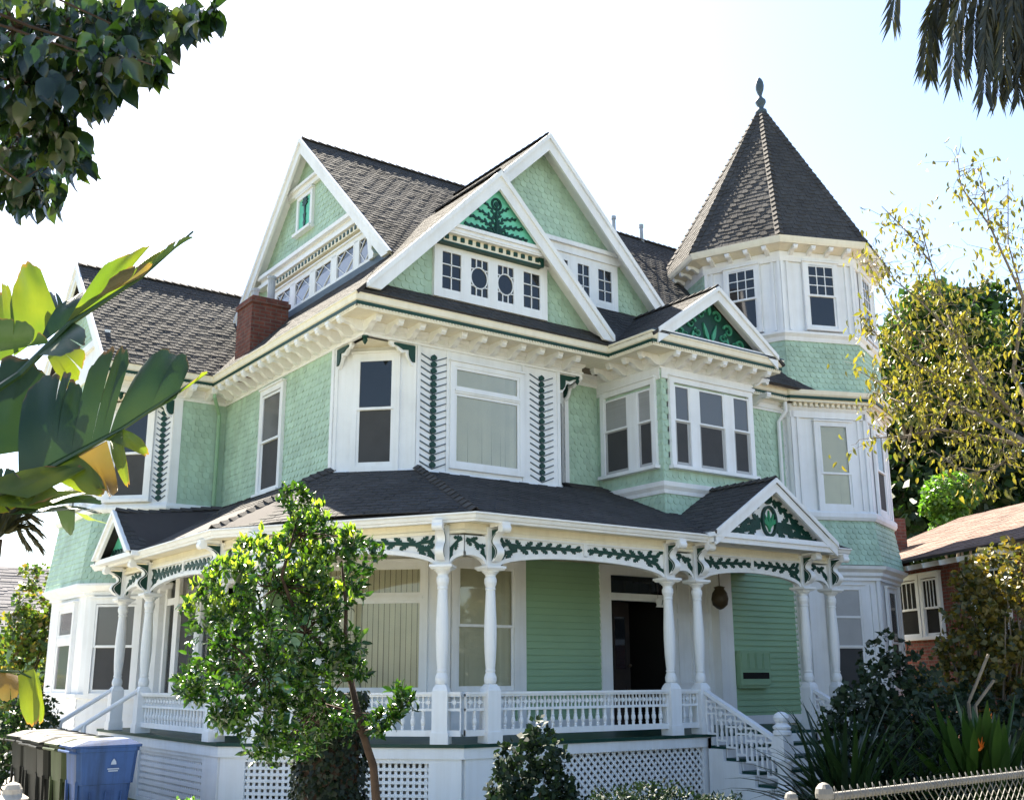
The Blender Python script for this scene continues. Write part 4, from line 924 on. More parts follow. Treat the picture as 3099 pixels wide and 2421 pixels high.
for x in (-.03, .016): mb.prism([(x, p[1], p[2]) for p in poly], (.014, 0, 0))
for x in (-.0575, .0545):
    for i in range(2, N_-3):
        (a, b), (c, d) = S_[i], S_[i+1]; mb.prism([(x, -a-.012, b), (x, -a-.036, b), (x, -c-.036, d), (x, -c-.012, d)], (.003, 0, 0))
inl = mb.build('green_inlay', 'dark', cons, local=True); inl.parent = cons
spots = [(PF, 8.27), (PF, 11.46), (PF, 12.06), (PF, 14.50), (PF, 15.20), (PC, .42), (PC, PCL-.28), (PL, -14.66), (PL, -17.75), (PL, -19.15)]
for i, (fr, u) in enumerate(spots):
    p = fr.P(u, 0, 0); rz = fr.ang()
    put(post, i == 0, (p[0], p[1], 0), rz); c = put(cons, i == 0, (p[0], p[1], 0), rz)
    if i: k = inl.copy(); COL.objects.link(k); k.parent = c
# arched spandrels
PCORN = lambda s, z, d: (PC.P(PCL+s, z, d) if s < 0 else PF.P(V1[0]+s, z, d))
PCORN2 = lambda s, z, d: (PL.P(-V2[1]+s, z, d) if s < 0 else PC.P(s, z, d))
def arch(fn, s0, s1, zs, zc, zt, fold=None, mold=True, n=22):
    sv = sorted(set([s0+(s1-s0)*(.5-.5*math.cos(math.pi*i/n)) for i in range(n+1)] + ([fold] if fold is not None else [])))
    c = (s0+s1)/2; a = (s1-s0)/2; zf = lambda s: zs+(zc-zs)*math.sqrt(max(0, 1-((s-c)/a)**2))
    mb = MB()
    for x, y in zip(sv, sv[1:]):
        e = 1e-5; x2 = x+e if fold is not None and abs(x-fold) < 1e-9 else x; y2 = y-e if fold is not None and abs(y-fold) < 1e-9 else y
        A = [fn(x2, zf(x), .02), fn(y2, zf(y), .02), fn(y2, zt, .02), fn(x2, zt, .02)]; B = [fn(x2, zf(x), -.02), fn(y2, zf(y), -.02), fn(y2, zt, -.02), fn(x2, zt, -.02)]
        mb.add(A+B, [(0,1,2,3), (7,6,5,4), (0,4,5,1), (3,2,6,7)])
        A = [fn(x2, zf(x)-.045, .045), fn(y2, zf(y)-.045, .045), fn(y2, zf(y)+.012, .045), fn(x2, zf(x)+.012, .045)]; B = [fn(x2, zf(x)-.045, -.045), fn(y2, zf(y)-.045, -.045), fn(y2, zf(y)+.012, -.045), fn(x2, zf(x)+.012, -.045)]
        mb.add(A+B, [(0,1,2,3), (7,6,5,4), (0,4,5,1), (3,2,6,7)])
    return mb.build('arched_spandrel', 'white', H), zf
ZT_ = 3.575
def big(fr, u0, u1, zc=3.40):
    o, zf = arch(lambda s, z, d: fr.P(s, z, d), u0+.095, u1-.095, 3.21, zc, ZT_)
    c = (u0+u1)/2; mb = MB(); fbox(mb, fr, c-.03, c+.03, zf(c), ZT_, .02, .045); fbox(mb, fr, u0+.095, u1-.095, ZT_, ZT_+.03, -.03, .05); mb.build('spandrel_rail', 'white', o)
    for s in (-1, 1):
        mb = MB(); xs = [c+s*k*(u1-u0)/2 for k in (.10, .30, .52, .70)]
        running_leaf(mb, fr, [(x, (zf(x)+ZT_)/2+.005) for x in xs][::-1], .16, .021, .034, grow=True)
        x0 = c+s*.74*(u1-u0)/2; x1 = c+s*.90*(u1-u0)/2
        running_leaf(mb, fr, [(xs[-1], (zf(xs[-1])+ZT_)/2), (x0+s*.03, ZT_-.09), (x1-s*.04, ZT_-.08), (x1, ZT_-.03)], .15, .021, .035)
        running_leaf(mb, fr, [(x0, ZT_-.15), (x1-s*.06, ZT_-.20), (x1-s*.005, ZT_-.27)], .17, .021, .036); mb.build('carved_leaf_spray', 'dark', o)
big(PF, 8.27, 11.46); big(PF, 12.06, 14.50); big(PC, .42, PCL-.28); big(PL, -17.75, -14.66)
def small(fn, frs, s0, s1, fold=None, zc=3.36):
    o, zf = arch(fn, s0+.095, s1-.095, 3.21, zc, ZT_, fold, n=14)
    for fr, a, b, sg in frs:
        mb = MB(); running_leaf(mb, fr, [(a, ZT_-.05), ((a*.6+b*.4), ZT_-.075), (b, ZT_-.16), (b+sg*.012, ZT_-.25)], .13, .021, .034); mb.build('carved_leaf_spray', 'dark', o)
small(PCORN, [(PC, PCL-.02, PCL-.155, -1), (PF, 7.87, 8.13, 1)], -.28, .42, 0)
small(PCORN2, [(PL, -14.33, -14.52, -1), (PC, .02, .28, 1)], -.35, .42, 0)
small(lambda s, z, d: PF.P(s, z, d), [(PF, 11.75, 11.60, -1), (PF, 11.77, 11.92, 1)], 11.46, 12.06, None)
small(lambda s, z, d: PF.P(s, z, d), [(PF, 14.84, 14.64, -1), (PF, 14.86, 15.06, 1)], 14.50, 15.20, None)
small(lambda s, z, d: PL.P(s, z, d), [(PL, -18.47, -18.9, -1), (PL, -18.43, -18.0, 1)], -19.15, -17.75, None, zc=3.40)
# beam, soffit, ceiling, gutter
mb = MB(); sweep(mb, edge[:4], [(-.06, 3.60), (.055, 3.60), (.055, 3.64), (.03, 3.65), (.03, 3.735), (-.06, 3.735)]); mb.build('porch_beam', 'cream', H)
PE = [(5.25, 19.95), PE2, PE1, (15.33, 11.70)]
mb = MB(); sweep(mb, PE, [(-.40, 3.735), (-.05, 3.735), (-.05, 3.75), (-.40, 3.75)]); mb.build('soffit', 'cream', H)
mb = MB(); sweep(mb, PE, [(-.07, 3.722), (-.03, 3.722), (-.02, 3.75), (.0, 3.76), (.02, 3.80), (.045, 3.815), (.045, 3.835), (-.07, 3.835)]); mb.build('porch_gutter', 'white', H)
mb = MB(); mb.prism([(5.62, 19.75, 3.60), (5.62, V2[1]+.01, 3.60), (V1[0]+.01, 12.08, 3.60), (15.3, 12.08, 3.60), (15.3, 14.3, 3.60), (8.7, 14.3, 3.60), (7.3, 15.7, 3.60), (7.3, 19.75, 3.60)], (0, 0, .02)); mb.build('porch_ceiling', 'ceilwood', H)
# railings with turned balusters
mb = MB(); mb.lathe((0, 0, 0), [(1.118, .020), (1.15, .020), (1.155, .026), (1.17, .018), (1.20, .030), (1.235, .031), (1.27, .020), (1.275, .026), (1.29, .019), (1.33, .020), (1.36, .020)], 8)
bal = mb.build('baluster', 'white', H, local=True); used = [False]
def railing(fr, u0, u1, z0=0.0, sp=.131):
    mb = MB(); fbox(mb, fr, u0, u1, 1.53, 1.555, -.05, .05); fbox(mb, fr, u0, u1, 1.555, 1.585, -.065, .065); fbox(mb, fr, u0, u1, 1.352, 1.385, -.03, .03); fbox(mb, fr, u0, u1, 1.045, 1.12, -.035, .035)
    for e_ in (u0, u1-.016): fbox(mb, fr, e_, e_+.016, 1.05, 1.56, -.02, .02)
    n = max(1, int(round((u1-u0)/sp))); s = (u1-u0)/n
    for i in range(n):
        uc = u0+s*(i+.5)
        if i: fbox(mb, fr, u0+s*i-.0105, u0+s*i+.0105, 1.385, 1.53, -.012, .012)
        fpoly(mb, fr, [(uc+.030*math.cos(k*math.pi/4), 1.458+.030*math.sin(k*math.pi/4)) for k in range(8)], -.018, .018)
        fbox(mb, fr, uc-.007, uc+.007, 1.385, 1.53, -.006, .006); fbox(mb, fr, uc-s/2+.01, uc+s/2-.01, 1.451, 1.465, -.006, .006)
    r = mb.build('railing', 'white', H)
    for i in range(1, n):
        p = fr.P(u0+s*i, 0, 0)
        if not used[0]:
            used[0] = True; bal.parent = r; bal.location = (p[0]-HB[0], p[1]-HB[1], 0)
        else: inst(bal, r, (p[0], p[1], 0))
for fr, a, b in ((PF, 8.37, 11.36), (PF, 11.56, 11.96), (PC, .52, PCL-.38), (PL, -17.65, -14.76), (PF, 7.88, 8.17), (PC, PCL-.2, PCL-.02), (PC, .02, .32), (PL, -14.56, -14.33)): railing(fr, a, b)
# front pediment
mb = MB(); PG = Fr((0, 11.56), (1, 0)); GA = (13.39, 4.80); gz = lambda x: GA[1]-.66*abs(x-GA[0])
fbox(mb, PG, 12.0, 14.8, 3.722, 3.80, -.5, .0); fbox(mb, PG, 11.96, 14.84, 3.80, 3.83, -.5, .03); fbox(mb, PG, 11.98, 14.82, 3.83, 3.88, -.5, .015)
rake(mb, PG, GA, (12.0, gz(12.0)), .17, d0=-.02, d1=.025, crown=.045); rake(mb, PG, GA, (14.8, gz(14.8)), .17, d0=-.02, d1=.025, crown=.045); rake_soffit(mb, PG, GA, (12.1, gz(12.1)), -.2, -.02, off=.08); rake_soffit(mb, PG, GA, (14.7, gz(14.7)), -.2, -.02, off=.08)
mb.build('porch_pediment', 'white', H)
PP = Fr((0, 11.74), (1, 0)); mb = MB(); fpoly(mb, PP, [(12.15, 3.88), (14.65, 3.88), (13.39, 4.70)], -.03, 0); pp = mb.build('pediment_panel', 'white', H)
mb = MB()
for s in (-1, 1):
    running_leaf(mb, PP, [(13.39+s*.20, 4.05), (13.39+s*.5, 3.99), (13.39+s*.85, 3.94)], .25, 0, .02); running_leaf(mb, PP, [(13.39+s*.20, 4.12), (13.39+s*.42, 4.12), (13.39+s*.66, 4.08)], .22, 0, .021)
    running_leaf(mb, PP, [(13.39+s*.14, 4.50), (13.39+s*.33, 4.36), (13.39+s*.56, 4.22), (13.39+s*.86, 4.03)], .15, 0, .023); running_leaf(mb, PP, [(13.39+s*.9, 3.95), (13.39+s*1.08, 3.92)], .09, 0, .02)
    fpoly(mb, PP, [(13.39+s*.3, 3.885), (13.39+s*.8, 3.885), (13.39+s*.6, 3.93)][::s], 0, .018)
el = [(13.39+.155*math.cos(k*math.pi/12), 4.15+.23*math.sin(k*math.pi/12)) for k in range(25)]; ribbon(mb, PP, el, .04, 0, .05); fpoly(mb, PP, [(13.39+.10*math.cos(k*math.pi/8), 4.52+.10*math.sin(k*math.pi/8)) for k in range(16)], 0, .03)
mb.build('carved_leaf_ornament', 'dark', pp)
mb = MB()
for k in range(-3, 4): leafp(mb, PP, (13.39, 3.98+.035*abs(k)), math.pi/2-k*.40, .34-.055*abs(k), .052, .0, .035+.0015*(k+3), lobes=False)
mb.build('painted_palmette', 'leafgreen', pp)
# side pediment
mb = MB(); LP = Fr((5.14, 0), (0, -1)); LA = (-18.36, 4.62); lz = lambda u: LA[1]-.79*abs(u-LA[0])
rake(mb, LP, LA, (-19.38, lz(-19.38)), .15, crown=.045, zmin=3.84); rake(mb, LP, LA, (-17.34, lz(-17.34)), .15, crown=.045, zmin=3.84); fbox(mb, LP, -19.4, -17.3, 3.76, 3.84, -.1, .02); mb.build('porch_pediment', 'white', H)
LPP = Fr((5.30, 0), (0, -1)); mb = MB(); fpoly(mb, LPP, [(-19.2, 3.84), (-17.5, 3.84), (-18.36, 4.5)], -.03, 0); pp = mb.build('pediment_panel', 'teal', H)
mb = MB(); running_leaf(mb, LPP, [(-18.36, 3.88), (-18.36, 4.35)], .2, 0, .02); running_leaf(mb, LPP, [(-18.3, 3.9), (-17.85, 3.95)], .15, 0, .02); running_leaf(mb, LPP, [(-18.42, 3.9), (-18.9, 3.95)], .15, 0, .02); mb.build('carved_leaf_ornament', 'dark', pp)
# front steps with panelled stair rails and ball-top newels
mb = MB(); rise = .953/6; run = .29
for i in range(1, 6):
    y1 = 12.06-.10-run*(i-1); z = .953-rise*i
    mb.box(12.12, 14.44, y1-run-.025, y1, z-.04, z)
fs = mb.build('front_steps', 'dark', H)
mb = MB()
for i in range(1, 6):
    y1 = 12.06-.10-run*(i-1); z = .953-rise*i
    mb.box(12.10, 14.46, y1-run, y1-.001, 0 if i == 5 else 0, z-.042) if False else mb.box(12.13, 14.43, y1-.02, y1, z, z+rise-.042)
for x in (12.06, 14.44):
    pts = [(11.96, 0), (11.96, .90)]
    for i in range(1, 6):
        y1 = 11.96-run*(i-1); z = .953-rise*i-.042; pts += [(y1, z), (y1-run, z)]
    pts += [(11.96-run*5, 0)]
    mb.prism([(x, y, z) for y, z in pts], (.06, 0, 0))
mb.build('stringer', 'white', fs)
mb = MB(); mb.lathe((0, 0, 0), [(0, .19), (.16, .19), (.19, .15), (.22, .16)], 4, rot=q)
mb.lathe((0, 0, 0), [(.2, .105), (.26, .10), (.30, .12), (.34, .10), (.50, .085), (.62, .105), (.66, .12), (.68, .105)], 14)
mb.box(-.10, .10, -.10, .10, .67, .98)
mb.lathe((0, 0, 0), [(.98, .10), (1.0, .125), (1.04, .125), (1.06, .10), (1.075, .12), (1.10, .125), (1.13, .09), (1.15, .075), (1.18, .10), (1.22, .11), (1.26, .095), (1.29, .05), (1.30, .01)], 14)
nw = mb.build('newel_post', 'white', H, local=True); YN = 10.55
put(nw, True, (12.06, YN, 0), 0); put(nw, False, (14.50, YN, 0), 0)
for x in (12.06, 14.50):
    mb = MB(); fr = Fr((x, 0), (0, -1)); ua, ub = -11.95, -YN-.10; sl = (.95-1.57)/(ub-ua)
    def zr_(u): return 1.57+sl*(u-ua)
    fpoly(mb, fr, [(ua, zr_(ua)-.055), (ub, zr_(ub)-.055), (ub, zr_(ub)), (ua, zr_(ua))], -.05, .05)
    n = 7; s = (ub-ua)/n
    for i in range(n+1):
        u = ua+s*i; zb = max(.12, zr_(u)-.62 - (.07 if i % 2 else 0)); fbox(mb, fr, u-.013, u+.013, zb, zr_(u)-.05, -.013, .013)
        if i < n:
            zt = zr_(u+s)-.06; zb2 = max(.12, zr_(u)-.62)
            for zz in (zt-.02, zt-.19, zb2): fbox(mb, fr, u, u+s, zz, zz+.028, -.012, .012)
            fpoly(mb, fr, [(u+s/2+.04*math.cos(k*math.pi/4), zt-.09+.04*math.sin(k*math.pi/4)) for k in range(8)], -.018, .018); fbox(mb, fr, u+s/2-.008, u+s/2+.008, zt-.19, zt, -.006, .006); fbox(mb, fr, u, u+s, zt-.098, zt-.082, -.0065, .0065)
            p = fr.P(u+s/2, 0, 0); mb.lathe((p[0], p[1], 0), [(zb2+.02, .018), (zb2+.10, .026), (zb2+.16, .016), (zb2+.24, .028), (zt-.19, .018)], 8)
    mb.build('stair_rail', 'white', H)
# side steps with plain pipe hand rails
mb = MB()
for i in range(1, 6):
    x1 = 5.5-.30*(i-1); z = .953-rise*i; mb.box(x1-.325, x1, 17.9, 19.0, z-.04, z); mb.box(x1-.30, x1-.28, 17.92, 18.98, 0, z-.041)
ss = mb.build('side_steps', 'white', H)
for y in (17.75, 19.15):
    mb = MB(); mb.tube([(5.55, y, 1.60), (3.9, y, .55)], .035, 8); mb.tube([(4.75, y, 0), (4.75, y, 1.09)], .04, 6); mb.tube([(3.95, y, 0), (3.95, y, .58)], .03, 6); mb.build('hand_rail', 'white', ss)

# ------------------------------------------------ small things hung on the house
lan = root('porch_lantern', 'dark bronze globe lantern hanging beside the front door under the porch ceiling', 'lantern', (14.0, 13.45, 2.86))
mb = MB(); mb.lathe((14.0, 13.45, 0), [(2.88, .01), (2.90, .06), (2.96, .13), (3.06, .15), (3.16, .13), (3.23, .08), (3.26, .10), (3.28, .03)], 12); mb.build('lantern_body', 'bronze', lan, smooth=True)
mb = MB(); mb.tube([(14.0, 13.45, 3.26), (14.0, 13.45, 3.60)], .008, 5); mb.build('chain', 'bronze', lan)
def text_obj(name, body, size, mat, parent, loc, rot, ext=.003, font_shear=0.0):
    cu = bpy.data.curves.new(name, 'FONT'); cu.body = body; cu.size = size; cu.extrude = ext; cu.align_x = 'CENTER'; cu.align_y = 'CENTER'; cu.shear = font_shear
    ob = bpy.data.objects.new(name, cu); COL.objects.link(ob); ob.data.materials.append(M[mat])
    dg = bpy.context.evaluated_depsgraph_get(); me = bpy.data.meshes.new_from_object(ob.evaluated_get(dg)); bpy.data.objects.remove(ob)
    o = bpy.data.objects.new(name, me); COL.objects.link(o)
    if not me.materials: me.materials.append(M[mat])
    w = WL[parent.name] if parent is not None else (0, 0, 0); o.parent = parent
    o.location = (loc[0]-w[0], loc[1]-w[1], loc[2]-w[2]); o.rotation_euler = rot; return o
# house-number board hung below the transom
nb = root('house_number_sign', 'white scalloped house number board hanging by the dark front doorway', 'sign', (13.22, 14.0, 3.05))
NF = Fr((0, 14.02), (1, 0)); mb = MB(); fpoly(mb, NF, [(13.02, 3.02), (13.06, 2.96), (13.03, 2.92), (13.40, 2.92), (13.37, 2.96), (13.41, 3.02), (13.37, 3.07), (13.07, 3.07)], 0, .02); mb.build('board', 'white', nb)
text_obj('numerals', '110', .13, 'dark', nb, (13.22, 13.995, 2.995), (math.pi/2, 0, 0), font_shear=.25)
mb = MB()
for x in (13.08, 13.36): mb.tube([(x, 14.01, 3.07), (x, 14.01, 3.5)], .004, 4)
mb.build('hanging_chain', 'bronze', nb)
# mail box bank painted like the wall
MF = Fr((0, 14.03), (1, 0)); bx = root('mailbox', 'green painted wall mailbox bank with one dark open slot on the porch', 'mailbox', (15.35, 14.1, 1.58))
mb = MB(); fbox(mb, MF, 14.92, 15.70, 1.62, 2.22, 0, .12); fbox(mb, MF, 14.94, 15.68, 1.57, 1.62, 0, .09); mb.build('mailbox_body', 'mintboard', bx)
mb = MB(); fbox(mb, MF, 14.97, 15.65, 1.73, 1.84, .12, .123); mb.build('slot', 'void', bx)
mb = MB()
for i in range(4): frame_ring(mb, MF, 14.95+i*.19, 15.12+i*.19, 1.9, 2.18, .012, .12, .128)
mb.build('mailbox_door', 'mintboard', bx)

# the old side porch has settled: everything above its deck sinks a little towards the outer left corner
SET_ = .05
def sink(x, y, z): return -(z-.953)*SET_*max(0, min(1, (6.9-x)/1.3))*max(0, min(1, (y-12.2)/2.0)) if .953 < z < 4.95 else 0.0
SN = ('porch_beam', 'soffit', 'porch_gutter', 'porch_ceiling', 'porch_roof', 'arched_spandrel', 'spandrel_rail', 'carved_leaf_spray', 'railing', 'porch_pediment', 'pediment_panel', 'carved_leaf_ornament', 'ridge_cap', 'glazed_screen', 'pane', 'dark_pane', 'transom_pane')
def below(o):
    for c in o.children: yield c; yield from below(c)
for o in list(below(H)):
    st = o.name.split('.')[0]
    if o.type != 'MESH': continue
    if st in ('porch_post', 'scroll_console', 'baluster'):
        x, y = o.location[0]+HB[0], o.location[1]+HB[1]; k = 1+sink(x, y, 1.953); o.scale[2] = k; o.location[2] += .953*(1-k)
    elif st in SN and o.parent is not None and (o.parent == H or o.parent.name.split('.')[0] in SN):
        n = len(o.data.vertices); a = np.zeros(n*3, np.float32); o.data.vertices.foreach_get('co', a); a = a.reshape(-1, 3)
        x, y, z = a[:, 0]+HB[0], a[:, 1]+HB[1], a[:, 2]
        if x.min() > 6.9 or z.max() < .953: continue
        w_ = np.clip((6.9-x)/1.3, 0, 1)*np.clip((y-12.2)/2, 0, 1)*((z > .953) & (z < 4.95)); a[:, 2] = z-(z-.953)*SET_*w_
        o.data.vertices.foreach_set('co', a.reshape(-1)); o.data.update()
# ================================================================== camera, light, setting
F_, PITCH, ROLL, YAW, EYE = 3316.357, .248544185, -.00303386, .949772609, 1.75
fw = np.array([math.cos(YAW)*math.cos(PITCH), math.sin(YAW)*math.cos(PITCH), math.sin(PITCH)]); r0 = np.array([math.sin(YAW), -math.cos(YAW), 0]); u0_ = np.cross(r0, fw)
RX = r0*math.cos(ROLL)+u0_*math.sin(ROLL); UX = -r0*math.sin(ROLL)+u0_*math.cos(ROLL)
cam = bpy.data.cameras.new('camera'); cam.sensor_width = 36; cam.lens = 36*F_/3099; cam.clip_start = .1; cam.clip_end = 2000
co = bpy.data.objects.new('camera', cam); COL.objects.link(co); sc.camera = co
from mathutils import Matrix
co.matrix_world = Matrix(((RX[0], UX[0], -fw[0], 0), (RX[1], UX[1], -fw[1], 0), (RX[2], UX[2], -fw[2], EYE), (0, 0, 0, 1)))
def at(u, v, dist):
    """survey point: picture position (2184 x 1706) at a horizontal distance -> world"""
    k = 3099/2184; x = (u*k-1549.5)/F_; y = (v*k-1210.5)/F_
    d = fw + RX*x - UX*y; h = math.hypot(d[0], d[1]); return np.array([d[0]/h*dist, d[1]/h*dist, EYE+d[2]/h*dist])
SUN_EL, SUN_AZ = math.radians(48), math.atan2(1.0, .12)         # direction towards the sun in plan
sd = Vector((math.cos(SUN_AZ)*math.cos(SUN_EL), math.sin(SUN_AZ)*math.cos(SUN_EL), math.sin(SUN_EL)))
sl_ = bpy.data.lights.new('sun', 'SUN'); sl_.energy = 5.0; sl_.angle = math.radians(.53); sl_.color = (1.0, .91, .76)
so = bpy.data.objects.new('sun', sl_); COL.objects.link(so); so.rotation_euler = (-sd).to_track_quat('-Z', 'Y').to_euler(); so.location = (0, 0, 30)
w = bpy.data.worlds.new('World'); sc.world = w; w.use_nodes = True; nt = w.node_tree; nt.nodes.clear()
sk = nt.nodes.new('ShaderNodeTexSky'); sk.sky_type = 'NISHITA'; sk.sun_disc = False; sk.sun_elevation = SUN_EL; sk.sun_rotation = math.pi/2 - SUN_AZ
sk.air_density = 1.0; sk.dust_density = 1.0; sk.ozone_density = 1.0; sk.altitude = 50
bg = nt.nodes.new('ShaderNodeBackground'); bg.inputs[1].default_value = .055; wo = nt.nodes.new('ShaderNodeOutputWorld')
nt.links.new(sk.outputs[0], bg.inputs[0]); nt.links.new(bg.outputs[0], wo.inputs[0])
sc.view_settings.view_transform = 'Standard'; sc.view_settings.look = 'None'; sc.view_settings.exposure = EXPOSURE; sc.view_settings.gamma = 1

def ground_mat(name, stops, scale, bump=.6):
    m, nt, out = newmat(name); n = noise(nt, scale, 8, rough=.65); r = ramp(nt, n.outputs['Fac'], stops); p = N(nt, 'ShaderNodeBsdfPrincipled'); p.inputs['Roughness'].default_value = .95
    L(nt, r.outputs[0], p.inputs['Base Color']); b = N(nt, 'ShaderNodeBump'); b.inputs['Strength'].default_value = bump; f = noise(nt, 25, 4); L(nt, f.outputs['Fac'], b.inputs['Height']); L(nt, b.outputs[0], p.inputs['Normal']); L(nt, p.outputs[0], out.inputs[0]); return m
M['soil'] = ground_mat('soil_and_grass', [(.3, (.10, .085, .05)), (.5, (.12, .12, .05)), (.7, (.17, .15, .09))], .6)
M['asphalt'] = ground_mat('asphalt', [(.3, (.045, .045, .045)), (.7, (.065, .063, .06))], 2)
mb = MB(); mb.poly([(-400, -400, 0), (400, -400, 0), (400, 400, 0), (-400, 400, 0)]); tag(mb.build('ground', 'soil'), kind='structure')
def sheet(name, pts, z, mat): mb = MB(); mb.poly([(x, y, z) for x, y in pts]); return tag(mb.build(name, mat), kind='structure')
sheet('sidewalk', [(-60, .9), (60, .9), (60, 3.1), (-60, 3.1)], .012, 'concrete'); sheet('road', [(-80, -9), (80, -9), (80, -.2), (-80, -.2)], .006, 'asphalt')
sheet('driveway', [(1.2, 3.1), (4.1, 3.1), (4.9, 13.2), (5.3, 30), (1.4, 30)], .008, 'concrete')
mb = MB(); mb.box(-60, 60, .45, .62, 0, .13); tag(mb.build('kerb', 'concrete'), kind='structure')

# ---------------------------------------------------------------- wheeled bins
def make_bin(name, label, col, grp):
    t = root(name, label, 'bin', (0, 0, 0), 0, grp)
    mb = MB(); S = [(.06, .50, .42), (.58, .60, .47), (.585, .64, .50), (.94, .70, .53), (.945, .73, .555), (.985, .73, .555)]
    vs = []
    for z, a, b in S:
        a /= 2; b /= 2; c = .05; vs.append([(-a+c, -b, z), (a-c, -b, z), (a, -b+c, z), (a, b-c, z), (a-c, b, z), (-a+c, b, z), (-a, b-c, z), (-a, -b+c, z)])
    k = len(S); mb.add([p for q in vs for p in q], [(i*8+j, i*8+(j+1) % 8, (i+1)*8+(j+1) % 8, (i+1)*8+j) for i in range(k-1) for j in range(8)] + [list(range(8))[::-1], [(k-1)*8+j for j in range(8)]])
    for y in (-.2, .2): mb.bar((-.32, y, .62), (-.30, y, .12), .035, .03)
    for x in (-.16, 0, .16): mb.bar((x, -.232, .12), (x*1.1, -.258, .50), .03, .012); mb.bar((x, .232, .12), (x*1.1, .258, .50), .03, .012)
    mb.build('bin_body', col, t, local=True)
    mb = MB(); P = [[(-.42, -.275, .987), (.375, -.275, .987), (.375, .275, .987), (-.42, .275, .987)], [(-.42, -.275, 1.01), (.38, -.275, 1.017), (.38, .275, 1.017), (-.42, .275, 1.01)], [(-.22, -.20, 1.07), (.25, -.20, 1.08), (.25, .20, 1.08), (-.22, .20, 1.07)]]; mb.add([p for q in P for p in q], [(i*4+j, i*4+(j+1) % 4, (i+1)*4+(j+1) % 4, (i+1)*4+j) for i in range(2) for j in range(4)] + [(3, 2, 1, 0), (8, 9, 10, 11)]); mb.build('lid', col, t, local=True)
    for y in (-.215, .215):
        mb = MB(); c = np.array((-.30, y, .125)); mb.tube([c+np.array((0, -.03, 0)), c+np.array((0, .03, 0))], .125, 18); mb.tube([c+np.array((0, -.036, 0)), c+np.array((0, .036, 0))], .05, 12); mb.build('wheel', 'rubber', t, local=True)
    mb = MB(); mb.tube([(-.35, -.24, .93), (-.43, -.24, .95), (-.43, .24, .95), (-.35, .24, .93)], .016, 6); mb.build('handle', col, t, local=True)
    return t
BG_ = 'wheeled bins in a row by the porch'
b1 = make_bin('wheeled_bin', 'blue wheeled bin with domed lid, nearest of the row beside the porch skirt', 'binblue', BG_); b1.location = (3.93, 13.80, 0)
mb = MB(); fr = Fr((0, -.268), (1, 0)); fpoly(mb, fr, [(.035, .80), (.095, .80), (.09, .83), (.065, .865), (.04, .83)], -.004, .006)
for k, (a, b) in enumerate(((.0, .13), (.012, .118))): fbox(mb, fr, a, b, .745-.022*k, .758-.022*k, -.008, .004)
mb.build('printed_emblem', 'logo', b1, local=True)
b2 = make_bin('wheeled_bin', 'olive green wheeled bin standing directly behind the blue one', 'bingreen', BG_); b2.location = (3.90, 14.39, 0)
b3 = make_bin('wheeled_bin', 'black wheeled bin next to the olive green bin in the row', 'binblack', BG_); b3.location = (3.86, 14.98, 0); b3.rotation_euler = (0, 0, -.05); b2.rotation_euler = (0, 0, .04)
labs = ['second black wheeled bin along the row from the olive green one', 'third black wheeled bin along the row, last but one', 'last black wheeled bin at the far left end of the row']
for i, lb in enumerate(labs):
    r_ = b3.copy(); COL.objects.link(r_); r_.location = (3.88+.035*i+(.04 if i == 1 else 0), 15.57+.585*i, 0); r_.rotation_euler = (0, 0, (.07, -.06, .05)[i]); r_['label'] = lb
    for ch_ in list(b3.children): c = ch_.copy(); COL.objects.link(c); c.parent = r_
# garden pillar light and brick kerb at the left
pb = at(26, 1692, 14.2); pl_ = root('garden_post', 'low weathered stone garden post with domed cap left of the bins', 'post', (pb[0], pb[1], 0))
mb = MB(); mb.lathe((pb[0], pb[1], 0), [(0, .14), (.10, .14), (.12, .10), (.42, .10)], 12); mb.build('shaft', 'stone', pl_, smooth=False)
mb = MB(); mb.lathe((pb[0], pb[1], 0), [(.42, .17), (.46, .18), (.50, .12), (.51, .11), (.56, .105), (.61, .075), (.635, .02)], 14); mb.build('domed_cap', 'stone', pl_)
mb = MB()
for k in range(14): x = 1.6+.22*k; mb.box(x, x+.20, pb[1]-.55+.03*math.sin(k), pb[1]-.44+.03*math.sin(k), 0, .10)
tag(mb.build('brick_edging', 'brick'), 'low red brick edging along the driveway at left', 'edging')

# ---------------------------------------------------------------- chain link fence
fc = root('chain_link_fence', 'galvanised chain link fence with round top rail along the front garden', 'fence', (4.75, 3.9, 0))
fe = np.array((1, .078, 0)); fe /= np.linalg.norm(fe); fp = lambda s, z: np.array((4.75, 3.9, 0))+fe*s+np.array((0, 0, z))
for s in (0, 3.0, 6.0, 9.0):
    mb = MB(); p = fp(s, 0); mb.lathe((p[0], p[1], 0), [(0, .032), (1.15, .032), (1.152, .045), (1.175, .047), (1.20, .042), (1.22, .025), (1.228, .008)], 14); mb.build('fence_post', 'metal', fc, smooth=False)
mb = MB(); mb.tube([fp(.03, 1.155), fp(9.0, 1.155)], .021, 10); mb.build('top_rail', 'metal', fc, smooth=True)
mb = MB(); s = 0.05
fn_ = np.array((-fe[1], fe[0], 0))
while s < 7.5:
    for k in (-1, 1):
        a = (s, .08) ; b = (s+k*1.05, 1.13)
        if b[0] < 0: t = (0.03-s)/(b[0]-s); b = (.03, .08+1.05*t)
        mb.bar(fp(a[0], a[1])-fn_*(.024+.003*k), fp(b[0], b[1])-fn_*(.024+.003*k), .0036)
    kn = [fp(s, 1.13)-fn_*.024, fp(s+.012, 1.185)-fn_*.02, fp(s+.02, 1.205)-fn_*.012, fp(s+.03, 1.18)-fn_*.022, fp(s+.036, 1.13)-fn_*.026]; mb.tube(kn, .0028, 4)
    s += .07
mb.build('wire_mesh', 'metal', fc)
